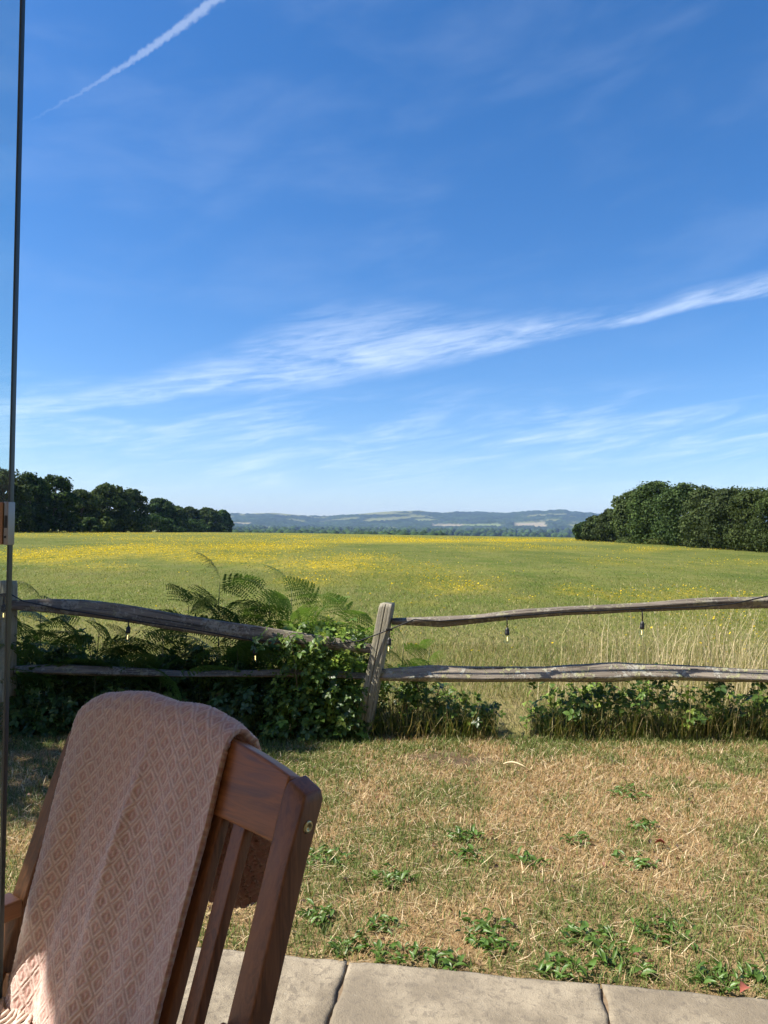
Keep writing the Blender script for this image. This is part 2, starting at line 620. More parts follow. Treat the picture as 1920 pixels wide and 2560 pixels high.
def meadow_material():
    m_, t, p = mat_new('meadow')
    geo = t.node('ShaderNodeNewGeometry')
    pos = geo.outputs['Position']
    a = t.node('ShaderNodeVertexColor', layer_name='Col')
    n1 = t.noise(pos, 0.35, 6.0, 0.65)
    n2 = t.noise(t.scaled(pos, (1.0, 0.35, 1.0)), 2.3, 5.0, 0.7)
    n3 = t.noise(t.scaled(pos, (1.0, 0.25, 1.0)), 9.0, 4.0, 0.75)
    green = t.mix(t.smooth(n1, 0.3, 0.7), (0.070, 0.108, 0.013), (0.155, 0.168, 0.032))
    green = t.mix(t.smooth(n2, 0.35, 0.75, 0.0, 0.7), green, (0.170, 0.155, 0.055))
    sepc = t.node('ShaderNodeSeparateColor')
    t.l.new(a.outputs[0], sepc.inputs[0])
    fl = t.m('MULTIPLY', sepc.outputs[0], t.smooth(t.m('ADD', n3, t.m('MULTIPLY', t.m('SUBTRACT', n2, 0.5), 0.8)), 0.28, 0.68))
    n4 = t.noise(t.scaled(pos, (0.55, 0.018, 0.0)), 1.0, 3.0, 0.6)
    green = t.mix(t.smooth(n4, 0.42, 0.62, 0.0, 0.40), green, (0.170, 0.170, 0.045))
    n5 = t.noise(t.scaled(pos, (0.16, 0.07, 0.0)), 1.0, 4.0, 0.6)
    green = t.mix(t.smooth(n5, 0.42, 0.65, 0.0, 0.5), green, (0.060, 0.092, 0.012))
    c = t.mix(fl, green, (0.42, 0.315, 0.016))
    # dry ground close to the fence
    c = t.mix(t.m('MULTIPLY', sepc.outputs[1], t.smooth(n2, 0.25, 0.7, 0.35, 1.0)), c, (0.21, 0.165, 0.075))
    t.put(p.inputs['Base Color'], c)
    p.inputs['Roughness'].default_value = 0.95
    p.inputs['Specular IOR Level'].default_value = 0.1
    t.put(p.inputs['Normal'], t.bump(t.m('ADD', n3, n2), 0.7, 0.12))
    return m_


def far_farmland(name='valley'):
    pass


fm = flower_mask(gv[:, 0], gv[:, 1])
rr = np.hypot(gv[:, 0], gv[:, 1])
txg = gv[:, 0] / np.maximum(gv[:, 1], 1)
fm = np.clip(fm * 0.9 + 0.22 * np.clip((rr - 55) / 80, 0, 1) * np.interp(txg, [-0.6, 0.0, 0.25, 0.35], [1.0, 0.85, 0.6, 0.1]), 0, 1) * np.clip((rr - 9) / 10, 0, 1)
gc = np.zeros((len(gv), 3))
gc[:, 0] = fm
gc[:, 1] = np.clip(1 - (rr - 5.0) / 9.0, 0, 1)
ground = add_obj('ground', new_mesh('ground', gv, gf, meadow_material(), True, col=gc), kind='structure')

# ------------------------------------------------------------------ lawn
LAWN_Y = 4.86
PA, PB = on_ground(480, 2385), on_ground(1920, 2520)
ped = (PB - PA).normalized()


def patio_edge(x):
    return PA.y + (x - PA.x) * ped.y / ped.x


def lawn_green(x, y):
    """0 dry straw .. 1 green"""
    a = fbm(x, y, 1.3, 30, 4)
    b = fbm(x, y, 4.5, 35, 3)
    v = 0.5 * a + 0.5 * b
    v = v + 0.10 * np.clip((y - 4.1) / 0.8, 0, 1) + 0.05 * np.clip(-x / 2, 0, 1)
    d = y - patio_edge(x)
    v = v + 0.09 * np.exp(-(d / 0.22) ** 2)
    return np.clip((v - 0.44) / 0.20, 0, 1)


def lawn_material():
    m_, t, p = mat_new('dry_lawn_soil')
    geo = t.node('ShaderNodeNewGeometry')
    n1 = t.noise(geo.outputs['Position'], 3.0, 6.0, 0.7)
    n2 = t.noise(geo.outputs['Position'], 60.0, 4.0, 0.7)
    c = t.mix(n1, (0.15, 0.105, 0.055), (0.32, 0.225, 0.115))
    c = t.mix(t.smooth(n2, 0.4, 0.7, 0.0, 0.6), c, (0.42, 0.31, 0.165))
    sa = t.node('ShaderNodeVertexColor', layer_name='Col')
    c = t.mix(t.m('MULTIPLY', sa.outputs[0], t.smooth(n2, 0.25, 0.6, 0.5, 1.0)), c, (0.085, 0.060, 0.040))
    t.put(p.inputs['Base Color'], c)
    p.inputs['Roughness'].default_value = 0.95
    p.inputs['Specular IOR Level'].default_value = 0.1
    t.put(p.inputs['Normal'], t.bump(n2, 0.9, 0.01))
    return m_


BARE = ((1060, 1895, 0.10), (1155, 1906, 0.15), (1120, 1890, 0.08))
lx = np.linspace(-9, 9, 480)
ly = np.linspace(0, 1, 60)
LX, LT = np.meshgrid(lx, ly)
LY = (patio_edge(LX) - 0.02) * (1 - LT) + (LAWN_Y + 0.05 + 0.04 * np.sin(LX * 3) + 0.03 * np.sin(LX * 7.3)) * LT
LZ = 0.001 + 0.012 * (fbm(LX, LY, 2.0, 33, 3) - 0.5) + 0.006
lv = np.stack([LX, LY, LZ], -1).reshape(-1, 3)
ii, jj = np.meshgrid(np.arange(59), np.arange(479), indexing='ij')
lf_ = np.stack([ii * 480 + jj, ii * 480 + jj + 1, (ii + 1) * 480 + jj + 1, (ii + 1) * 480 + jj], -1).reshape(-1, 4)
lc = np.zeros((len(lv), 3))
for bx, by, br in BARE:
    b = on_ground(bx, by)
    lc = np.maximum(lc, np.exp(-(((lv[:, 0] - b.x) / (br * 1.7)) ** 2 + ((lv[:, 1] - b.y) / br) ** 2))[:, None])
add_obj('lawn', new_mesh('lawn', lv, lf_, lawn_material(), True, col=lc), kind='structure')


def lawn_z(x, y):
    return 0.007 + 0.012 * (fbm(x, y, 2.0, 33, 3) - 0.5)


# ------------------------------------------------------------------ grass blade builder
def blades(px, py, pz, length, width, tilt, yaw, curl, col):
    """arrays -> one mesh of bent tapering blades (a quad and a tip each)"""
    n = len(px)
    dx_, dy_ = np.cos(yaw), np.sin(yaw)
    sx, sy = -dy_, dx_
    v = np.zeros((n, 5, 3))
    hw = width * 0.5
    base = np.stack([px, py, pz], -1)
    side = np.stack([sx, sy, np.zeros(n)], -1)
    l1, l2 = length * 0.55, length * 0.45
    t1, t2 = tilt, np.clip(tilt + curl, -1.6, 1.75)
    mid = base + np.stack([dx_ * np.sin(t1) * l1, dy_ * np.sin(t1) * l1, np.cos(t1) * l1], -1)
    tip = mid + np.stack([dx_ * np.sin(t2) * l2, dy_ * np.sin(t2) * l2, np.cos(t2) * l2], -1)
    v[:, 0] = base - side * hw[:, None]
    v[:, 1] = base + side * hw[:, None]
    v[:, 2] = mid + side * (hw * 0.75)[:, None]
    v[:, 3] = mid - side * (hw * 0.75)[:, None]
    v[:, 4] = tip
    k = np.arange(n)[:, None] * 5
    tris = np.concatenate([k + np.array([[0, 1, 2]]), k + np.array([[0, 2, 3]]), k + np.array([[3, 2, 4]])], 0)
    c = np.repeat(col[:, None, :], 5, 1).reshape(-1, 3)
    return v.reshape(-1, 3), tris, c


def in_view(n, y0, y1, margin=0.35, power=1.0):
    """points on the ground inside the view wedge between two distances"""
    u = RNG.random(n)
    y = (y0 ** (1 + power) + u * (y1 ** (1 + power) - y0 ** (1 + power))) ** (1 / (1 + power))
    x = (RNG.random(n) * 2 - 1) * (0.535 * y + margin)
    return x, y


def pick(cols, n):
    cols = np.array(cols)
    c = cols[RNG.integers(0, len(cols), n)]
    return c * (0.75 + 0.5 * RNG.random((n, 1)))


DRY = [(0.44, 0.315, 0.155), (0.50, 0.375, 0.20), (0.36, 0.235, 0.11), (0.54, 0.43, 0.25), (0.28, 0.18, 0.09), (0.45, 0.28, 0.14)]
GRN = [(0.115, 0.165, 0.035), (0.16, 0.20, 0.055), (0.09, 0.135, 0.03), (0.20, 0.22, 0.07)]

n = 190000
x, y = in_view(n, 2.0, LAWN_Y + 0.06)
keep = y > patio_edge(x) + 0.004 + 0.02 * RNG.random(n)
bare = np.zeros(n)
for bx, by, br in BARE:
    b = on_ground(bx, by)
    bare = np.maximum(bare, np.exp(-(((x - b.x) / (br * 1.7)) ** 2 + ((y - b.y) / br) ** 2)))
keep &= RNG.random(n) > bare * 0.95
x, y = x[keep], y[keep]
n = len(x)
gm = lawn_green(x, y)
isg = RNG.random(n) < gm * 0.74 + 0.11
col = np.where(isg[:, None], pick(GRN, n), pick(DRY, n))
ln = np.where(isg, 0.024 + 0.030 * RNG.random(n), 0.020 + 0.038 * RNG.random(n))
ln *= 1 + 0.5 * np.clip((y - 4.5) / 0.4, 0, 1) * RNG.random(n)
wd = np.where(isg, 0.0026, 0.0021) * (0.7 + 0.7 * RNG.random(n)) * np.interp(y, [2, 5], [0.95, 1.5])
tl = np.where(isg, 0.25 + 0.8 * RNG.random(n), 0.5 + 0.95 * RNG.random(n))
straw = RNG.random(n) < 0.035
ln = np.where(straw, 0.05 + 0.05 * RNG.random(n), ln)
tl = np.where(straw, 1.1 + 0.4 * RNG.random(n), tl)
col = np.where(straw[:, None], pick([(0.66, 0.54, 0.33), (0.70, 0.58, 0.38)], n), col)
bv_, bt_, bc_ = blades(x, y, lawn_z(x, y) - 0.002 + np.where(straw, 0.014 * RNG.random(n), 0), ln, wd, tl, RNG.random(n) * 6.283, RNG.normal(0.35, 0.35, n), col)
add_obj('lawn_grass', new_mesh('lawn_grass', bv_, bt_, M_GRASS, col=bc_), kind='stuff',
        label='short dry straw and green grass of the lawn', category='grass')

# ------------------------------------------------------------------ meadow grass and flowers
FDRY = [(0.27, 0.235, 0.10), (0.33, 0.27, 0.13), (0.22, 0.20, 0.08), (0.38, 0.30, 0.15)]
FGRN = [(0.118, 0.155, 0.027), (0.150, 0.182, 0.038), (0.095, 0.135, 0.022), (0.185, 0.200, 0.052)]
allv, allt, allc, off = [], [], [], 0
for (n, y0, y1, l0, l1, w0, pw) in ((80000, LAWN_Y + 0.05, 9.0, 0.04, 0.15, 0.0038, 0.6), (90000, 9.0, 22.0, 0.025, 0.065, 0.0075, 0.3), (52000, 22.0, 60.0, 0.025, 0.05, 0.016, 0.1)):
    x, y = in_view(n, y0, y1, 0.8, pw)
    z = H(x, y) - 0.012
    dry = np.interp(y, [5, 8, 14, 40], [0.60, 0.42, 0.22, 0.12]) + 0.5 * (fbm(x, y, 0.4, 80, 3) - 0.5) + 0.12 * np.clip(x / 3, -1, 1) * np.clip((12 - y) / 6, 0, 1)
    isd = RNG.random(n) < dry
    col = np.where(isd[:, None], pick(FDRY, n), pick(FGRN, n))
    ln = l0 + (l1 - l0) * RNG.random(n) ** 1.5
    path = np.exp(-((x - at(1285, 1800, 5.3).x) / 0.17) ** 2) * (y < 6.2)
    ln = ln * (1 - 0.75 * path)
    bv_, bt_, bc_ = blades(x, y, z, ln, w0 * (0.6 + 0.8 * RNG.random(n)), 0.2 + 0.9 * RNG.random(n), RNG.random(n) * 6.283, RNG.normal(0.4, 0.3, n), col)
    allv.append(bv_); allt.append(bt_ + off); allc.append(bc_); off += len(bv_)
add_obj('meadow_grass', new_mesh('meadow_grass', np.concatenate(allv), np.concatenate(allt), M_GRASS, col=np.concatenate(allc)),
        kind='stuff', label='green and straw meadow grass beyond the wooden fence', category='grass')

# flower heads: small upturned yellow discs of four triangles
n = 90000
x, y = in_view(n, 7.0, 130.0, 1.0, 0.0)
fmk = flower_mask(x, y)
fmk = np.clip(fmk * 0.8 + 0.10 * np.clip((y - 50) / 70, 0, 1) * np.interp(x / y, [-0.6, 0.0, 0.25, 0.4], [1, 0.85, 0.6, 0.1]), 0.012, 1)
k = RNG.random(n) < fmk * np.interp(y, [30, 70, 130], [1.0, 0.72, 0.55])
x, y = x[k], y[k]
n = len(x)
z = H(x, y) + 0.06 + 0.10 * RNG.random(n)
rf = np.interp(y, [7, 20, 60, 130], [0.013, 0.020, 0.036, 0.060]) * (0.7 + 0.6 * RNG.random(n))
th = RNG.random(n) * 6.283
fv = np.zeros((n, 5, 3))
tiltx, tilty = RNG.normal(0, 0.35, n), RNG.normal(-0.15, 0.35, n)
for q_ in range(4):
    a_ = th + q_ * math.pi / 2
    ox, oy = np.cos(a_) * rf, np.sin(a_) * rf
    fv[:, q_] = np.stack([x + ox, y + oy, z + ox * tiltx + oy * tilty], -1)
fv[:, 4] = np.stack([x, y, z - rf * 0.35], -1)
kk = np.arange(n)[:, None] * 5
ft = np.concatenate([kk + np.array([[q_, (q_ + 1) % 4, 4]]) for q_ in range(4)], 0)
fc = np.repeat(pick([(0.66, 0.46, 0.010), (0.72, 0.54, 0.02), (0.55, 0.38, 0.010)], n)[:, None, :], 5, 1).reshape(-1, 3)
add_obj('meadow_flowers', new_mesh('meadow_flowers', fv.reshape(-1, 3), ft, leaf_mat('yellow_petals', 0.6, 0.3), col=fc), kind='stuff',
        label='small yellow flowers spread through the meadow', category='flowers')


# ------------------------------------------------------------------ the downs on the skyline
def horizon_py(px):
    return 1333.0 + (px - 960.0) * math.tan(ROLL)


prof = [(-700, 1300), (-200, 1292), (300, 1290), (560, 1287), (620, 1284), (685, 1282), (740, 1287), (799, 1294), (840, 1290), (885, 1286), (940, 1281), (983, 1278),
        (1048, 1277), (1103, 1283), (1200, 1283), (1260, 1284), (1320, 1281), (1365, 1278), (1374, 1276), (1415, 1276), (1425, 1279), (1460, 1284), (1530, 1288), (1700, 1292), (2300, 1300), (2700, 1305)]
pp = np.array(prof, float)
RIDGE_Y, FOOT_Y = 6500.0, 4250.0
cols, rows = 760, 130
pxs = np.linspace(-700, 2700, cols)
ys = np.concatenate([np.linspace(FOOT_Y, RIDGE_Y, 100), np.linspace(RIDGE_Y + 40, 8400, 30)])
PX, HY = np.meshgrid(pxs, ys)
HX = (PX - 960) / FPX * HY
ridge_s = np.interp(PX, pp[:, 0], [(horizon_py(a) - b) / FPX for a, b in prof])
ridge_z = CAM_Z + ridge_s * RIDGE_Y * (1 + 0.0 * PX)
tt = (HY - FOOT_Y) / (RIDGE_Y - FOOT_Y)
foot = H(HX, HY) - 3.0
spur = 0.30 * (fbm(HX, HY * 0.25, 1 / 900.0, 90, 3) - 0.5)
up = np.clip(tt, 0, 1)
shape = np.clip(up ** 1.25 + spur * np.sin(np.pi * up), 0, 1)
HZ = foot + (ridge_z - foot) * shape
back = np.clip(tt - 1, 0, 2)
HZ = HZ - 160 * back ** 1.2
# where things lie on the slope, as heights over the skyline eye level
py_v = horizon_py(0) + (PX - 0) * 0.0
PYS = 1333.0 + (PX - 960.0) * math.tan(ROLL) - (HZ - CAM_Z) / HY * FPX
open_n = fbm(HX, HY, 1 / 330.0, 95, 3)
wood = np.ones_like(HZ)


def patch(x0, x1, y0, y1, soft=3.0):
    c = (x0 + x1) / 2
    return np.clip((np.minimum(np.minimum(PX - x0, x1 - PX) / (soft * 2), np.minimum(PYS - y0, y1 - PYS) / 1.4)) + 0.5, 0, 1)


grass_top = np.maximum(patch(600, 800, 1280, 1291), patch(860, 1030, 1274, 1289)) * np.clip((up - 0.78) / 0.12, 0, 1)
grass_top = grass_top * np.clip((open_n - 0.36) / 0.08, 0, 1)
pale1 = np.maximum(patch(1084, 1160, 1312, 1318), patch(1288, 1362, 1308, 1318 ))
pale1 = np.maximum(pale1, patch(1330, 1366, 1313, 1319))
pale1 = np.maximum(pale1, patch(585, 625, 1309, 1312))
green1 = np.maximum(patch(1160, 1250, 1312, 1317), patch(1040, 1080, 1299, 1304) * 0.6)
wood = np.clip(1 - grass_top - pale1 - green1, 0, 1) * np.clip((0.66 - open_n) / 0.06 + 0.4, 0.25, 1)
treebump = wood * (15 * RNG.random(HZ.shape) + 12 * vnoise(HX, HY, 1 / 55.0, 99)) * (up < 1.01)
HZ = HZ + treebump - 6 * wood
woodc = np.array([0.030, 0.050, 0.018])[None, None] * (0.65 + 0.8 * RNG.random(HZ.shape))[..., None] * (0.7 + 0.6 * vnoise(HX, HY, 1 / 160.0, 98))[..., None]
grassc = np.array([0.17, 0.18, 0.07])[None, None] * (0.85 + 0.3 * open_n)[..., None]
c = grassc * (1 - wood[..., None]) + woodc * wood[..., None]
c = c * (1 - pale1[..., None]) + np.array([0.27, 0.235, 0.15]) * pale1[..., None]
c = c * (1 - green1[..., None]) + np.array([0.17, 0.21, 0.08]) * green1[..., None]
m_hill, t_, p_ = mat_new('downland')
a_ = t_.node('ShaderNodeVertexColor', layer_name='Col')
t_.l.new(a_.outputs[0], p_.inputs['Base Color'])
p_.inputs['Roughness'].default_value = 1.0
p_.inputs['Specular IOR Level'].default_value = 0.0
R_, C_ = HZ.shape
ii, jj = np.meshgrid(np.arange(R_ - 1), np.arange(C_ - 1), indexing='ij')
hf = np.stack([ii * C_ + jj, ii * C_ + jj + 1, (ii + 1) * C_ + jj + 1, (ii + 1) * C_ + jj], -1).reshape(-1, 4)
add_obj('hills', new_mesh('hills', np.stack([HX, HY, HZ], -1).reshape(-1, 3), hf, m_hill, False, col=c.reshape(-1, 3)), kind='structure')

# two radio masts on the highest hilltop
for mx_, mh, lab in ((1392, 30, 'left one of two thin radio masts on the far hilltop'), (1399, 27, 'right one of two thin radio masts on the far hilltop')):
    b = at(mx_, 1277.0, RIDGE_Y)
    mast = add_obj('radio_mast', tube_mesh('radio_mast', [(0, 0, -6), (0, 0, mh * 0.55), (0, 0, mh)], [1.3, 1.0, 0.6], M_STEEL, 5),
                   label=lab, category='mast', group='radio masts on the downs')
    mast.location = b


# ------------------------------------------------------------------ woodland of the valley: rounded canopies as one mass
def ico(sub=1):
    bm = bmesh.new()
    bmesh.ops.create_icosphere(bm, subdivisions=sub, radius=1.0)
    v = np.array([tuple(q.co) for q in bm.verts])
    f = np.array([[q.index for q in fc_.verts] for fc_ in bm.faces])
    bm.free()
    return v, f


iv, itri = ico(1)
pos, siz = [], []


def wood_row(n, px0, px1, y0, y1, r0, r1, sink=0.55):
    px_ = px0 + (px1 - px0) * RNG.random(n)
    y_ = y0 + (y1 - y0) * RNG.random(n)
    x_ = (px_ - 960) / FPX * y_
    r_ = r0 + (r1 - r0) * RNG.random(n)
    z_ = H(x_, y_) + r_ * sink
    for q_ in range(n):
        pos.append((x_[q_], y_[q_], z_[q_]))
        siz.append((r_[q_] * (0.9 + 0.5 * random.random()), r_[q_] * (0.9 + 0.5 * random.random()), r_[q_] * (0.8 + 0.5 * random.random())))


wood_row(340, 480, 1500, 3700, 4200, 11, 17)
wood_row(300, 480, 1500, 3000, 3500, 10, 16)
wood_row(260, 480, 1260, 2300, 2800, 9, 14)
wood_row(190, 480, 1100, 1600, 2000, 8, 12)
wood_row(120, 1100, 1480, 1900, 2500, 7, 11)
wood_row(90, 560, 1110, 1050, 1250, 6, 8.5, 0.45)
wood_row(70, 900, 1110, 950, 1050, 5.5, 7.5, 0.6)
wood_row(45, 1230, 1400, 1300, 1500, 5, 7, 0.4)
pos, siz = np.array(pos), np.array(siz)
K = len(pos)
jit = 1 + 0.28 * (RNG.random((K, len(iv), 1)) - 0.5)
wv = pos[:, None, :] + iv[None] * siz[:, None, :] * jit
wf = (np.arange(K)[:, None, None] * len(iv) + itri[None]).reshape(-1, 3)
wcol = (np.array([0.032, 0.055, 0.018])[None] * (0.6 + 0.9 * RNG.random((K, 1))))
wcol = np.repeat(wcol[:, None, :], len(iv), 1) * (0.7 + 0.6 * RNG.random((K, len(iv), 1)))
add_obj('distant_woodland', new_mesh('distant_woodland', wv.reshape(-1, 3), wf, m_hill, False, col=wcol.reshape(-1, 3)), kind='stuff',
        label='dark woodland filling the valley below the hills', category='woodland')

# pale farm fields between the valley woods
for (fx0, fx1, fy, fd, lab, colr) in ((1320, 1430, 1400, 500, 'pale stubble field right of the valley woods', (0.36, 0.31, 0.2)),):
    vs_ = []
    for fy_, a0, a1 in ((fy, fx0, fx1), (fy + fd, fx0 + 10, fx1 - 25)):
        for px_ in np.linspace(a0, a1, 6):
            x_ = (px_ - 960) / FPX * fy_
            vs_.append((x_, fy_, float(H(x_, fy_)) + 0.9 + (2.0 if fy_ > fy else 0)))
    o = add_obj('stubble_field', new_mesh('stubble_field', vs_, [(q_, q_ + 1, q_ + 7, q_ + 6) for q_ in range(5)], plain('stubble', colr, 1.0)), kind='structure')


# ------------------------------------------------------------------ trees with leaf-clump crowns
def crown_mesh(name, hw, h, seed, n=4500, leaf=0.34, base=0.02, boxy=0.0, cols=((0.040, 0.068, 0.018), (0.055, 0.085, 0.022), (0.030, 0.054, 0.016)), mat=None, lob=26):
    g = np.random.default_rng(seed)
    lobes = []
    for _ in range(lob):
        a = g.random() * 6.283
        zt = g.random() ** (1.0 if boxy else 0.9)
        env = (1 - zt ** (2.2 + 3 * boxy)) ** 0.5
        if boxy:
            env *= min(1.0, 0.72 + 1.1 * zt)
        rr_ = env * (0.35 + 0.6 * g.random() ** 0.5)
        lr = (0.27 + 0.14 * g.random()) if boxy else (0.21 + 0.17 * g.random())
        lobes.append((rr_ * math.cos(a) * hw, rr_ * math.sin(a) * hw, h * (base + 0.04 + 0.82 * zt), lr * hw, lr * (0.55 * h if boxy else 0.5 * (h + hw) * 0.6)))
    lobes = np.array(lobes)
    idx = g.integers(0, lob, n)
    d = g.normal(size=(n, 3))
    d /= np.linalg.norm(d, axis=1)[:, None]
    d[:, 2] = np.where((d[:, 2] < -0.35) & (lobes[idx, 2] > 0.45 * h), -d[:, 2], d[:, 2])
    shell = 0.70 + 0.34 * g.random(n) + 0.22 * (g.random(n) < 0.10)
    c_ = np.stack([lobes[idx, 0] + d[:, 0] * lobes[idx, 3] * shell, lobes[idx, 1] + d[:, 1] * lobes[idx, 3] * shell, lobes[idx, 2] + d[:, 2] * lobes[idx, 4] * shell * 0.8], -1)
    c_[:, 2] = np.clip(c_[:, 2], h * base * 0.5 + 0.05, h * 1.02)
    nrm = d + g.normal(0, 0.55, (n, 3))
    nrm /= np.linalg.norm(nrm, axis=1)[:, None]
    ref = g.normal(size=(n, 3))
    t1 = np.cross(nrm, ref)
    t1 /= np.linalg.norm(t1, axis=1)[:, None] + 1e-9
    t2 = np.cross(nrm, t1)
    s = leaf * (0.5 + 0.9 * g.random(n))[:, None]
    v = np.stack([c_ - t1 * s * 0.5, c_ + t2 * s * 0.36 + nrm * s * 0.12, c_ + t1 * s * 0.55, c_ - t2 * s * 0.36 + nrm * s * 0.12], 1)
    f = (np.arange(n)[:, None] * 4 + np.array([[0, 1, 2, 3]]))
    cc = np.array(cols)[g.integers(0, len(cols), n)] * (0.6 + 0.8 * g.random((n, 1)))
    lobe_t = (0.75 + 0.5 * g.random(lob))[idx][:, None]
    cc = cc * lobe_t * (0.8 + 0.45 * g.random()) * np.array([[0.85 + 0.4 * g.random(), 1.0, 0.9 + 0.3 * g.random()]])
    return new_mesh(name, v.reshape(-1, 3), f, mat or M_TREE, col=np.repeat(cc[:, None, :], 4, 1).reshape(-1, 3))


def tree(name, label, cat, group, x, y, hw, h, seed, n=4500, leaf=0.34, base=0.02, boxy=0.0, trunk_r=0.18, **kw):
    z = float(H(x, y)) - 0.05
    t = thing(name, label, cat, (x, y, z), 0.0, group)
    g = random.Random(seed)
    pts = [(0, 0, -0.2), (0.02 * h * g.uniform(-1, 1), 0, h * 0.25), (0.04 * h * g.uniform(-1, 1), 0.02 * h, h * 0.55), (0.03 * h, 0, h * 0.8)]
    add_obj('trunk', tube_mesh('trunk', pts, [trunk_r, trunk_r * 0.8, trunk_r * 0.5, trunk_r * 0.2], M_BARK, 7), t)
    for q_ in range(4):
        a = g.uniform(0, 6.283)
        z0 = h * g.uniform(0.25, 0.5)
        add_obj('limb', tube_mesh('limb', [(0, 0, z0), (math.cos(a) * hw * 0.3, math.sin(a) * hw * 0.3, z0 + h * 0.15), (math.cos(a) * hw * 0.6, math.sin(a) * hw * 0.6, z0 + h * 0.3)],
                                  [trunk_r * 0.45, trunk_r * 0.3, trunk_r * 0.1], M_BARK, 5), t)
    add_obj('crown', crown_mesh('crown', hw, h, seed, n, leaf, base, boxy, **kw), t)
    return t


LT = [(-60, 1160, 70, 104, 'tall broad tree furthest left, seen through the glass edge'), (12, 1163, 58, 108, 'tall tree crossed by the glass door edge at far left'), (72, 1180, 52, 116, 'tall dark tree just right of the steel glass fitting'),
      (133, 1181, 55, 122, 'highest round-topped tree of the left wood, beside the dip in its outline'), (203, 1219, 42, 134, 'lower tree filling the dip between two high crowns of the left wood'),
      (268, 1206, 58, 148, 'broad domed tree in the middle of the left wood'), (328, 1222, 48, 168, 'tree sloping down right of the broad dome in the left wood'),
      (396, 1242, 42, 198, 'small domed tree two thirds along the left wood'), (437, 1263, 30, 226, 'short narrow tree after the small dome of the left wood'),
      (470, 1266, 30, 250, 'short tree left of the last gap in the left wood'), (520, 1270, 32, 285, 'second last tree at the right end of the left wood'), (553, 1274, 27, 305, 'loose light tree ending the left wood beside the hills')]
for i, (px_, top, hwp, D, lab) in enumerate(LT):
    x_ = (px_ - 960) / FPX * D
    h_ = (horizon_py(px_) - top) / FPX * D + CAM_Z - float(H(x_, D))
    tree('woodland_tree', lab, 'tree', 'trees of the wood left of the meadow', x_, D, hwp / FPX * D * 1.08, h_, 300 + i, n=10500, leaf=0.0034 * D, trunk_r=0.25, lob=72)
# understorey that closes the foot of the wood
for i, (px_, D, hw_, h_, lab) in enumerate(((40, 118, 5, 3.2, 'dark scrub at the foot of the wood right of the glass edge'), (120, 124, 5, 3.2, 'dark scrub under the highest tree of the left wood'), (226, 128, 1.9, 2.6, 'light green round bush standing in front of the left wood'),
                                            (300, 150, 6, 3.6, 'dark scrub under the broad domed tree'), (380, 185, 7, 4.0, 'dark scrub under the small domed tree'), (460, 240, 8, 4.5, 'dark scrub under the short trees of the left wood'), (535, 292, 6, 3.0, 'low scrub at the right end of the left wood'))):
    x_ = (px_ - 960) / FPX * D
    cols_ = ((0.075, 0.115, 0.03), (0.10, 0.14, 0.04)) if i == 2 else ((0.030, 0.054, 0.016), (0.042, 0.070, 0.018))
    tree('scrub_bush', lab, 'bush', 'bushes along the foot of the left wood', x_, D, hw_, h_, 340 + i, n=2200, leaf=0.0032 * D, trunk_r=0.06, cols=cols_)

RT = [(1470, 1304, 24, 118, 'low bush forming the left tip of the right copse'), (1500, 1289, 28, 111, 'second bush from the left tip of the right copse'), (1535, 1273, 30, 104, 'step-high tree left of the tall domes of the right copse'),
      (1592, 1222, 46, 94, 'tall rounded tree at the left shoulder of the right copse'), (1652, 1203, 60, 87, 'highest tree of the right copse'), (1722, 1208, 58, 79, 'tree right of the highest one in the right copse'),
      (1790, 1212, 56, 71, 'tree third from the right edge in the right copse'), (1852, 1213, 58, 65, 'tree second from the right edge in the right copse'), (1918, 1216, 60, 60, 'tree cut by the right edge of the picture'), (1990, 1214, 66, 56, 'tree just beyond the right edge of the copse')]
for i, (px_, top, hwp, D, lab) in enumerate(RT):
    x_ = (px_ - 960) / FPX * D
    h_ = (horizon_py(px_) - top) / FPX * D + CAM_Z - float(H(x_, D))
    tree('copse_tree', lab, 'tree', 'trees of the copse right of the meadow', x_, D + 1.5, hwp / FPX * D * 1.10, h_, 400 + i, n=12500, leaf=0.0032 * D, boxy=0.8, trunk_r=0.12, lob=95,
         cols=((0.045, 0.075, 0.022), (0.060, 0.092, 0.028), (0.035, 0.062, 0.018)))
for i, (px_, D, hw_, h_, lab) in enumerate(((1575, 96, 2.2, 1.0, 'low pale scrub at the left foot of the right copse'), (1640, 88, 2.2, 0.8, 'low pale scrub spreading under the highest copse tree'))):
    x_ = (px_ - 960) / FPX * D
    tree('scrub_bush', lab, 'bush', 'low scrub along the right copse', x_, D - 2, hw_, h_, 440 + i, n=1300, leaf=0.16, trunk_r=0.04, cols=((0.085, 0.13, 0.04), (0.07, 0.11, 0.03)))

# the garden tree standing left of the lawn, outside the picture, whose shade falls on lawn and hedge
tree('garden_tree', 'leafy garden tree beside the fence, out of the picture on the left', 'tree', 'garden trees left of the lawn', -6.55, 5.2, 2.2, 6.4, 77, n=17000, leaf=0.13, base=0.10, trunk_r=0.16, lob=40)
tree('garden_tree', 'smaller unseen tree added beside the patio to shade the left lawn', 'tree', 'garden trees left of the lawn', -6.6, 3.3, 1.6, 5.0, 78, n=11000, leaf=0.13, base=0.10, trunk_r=0.12, lob=34)  # added out of view, only to darken the lawn at far left

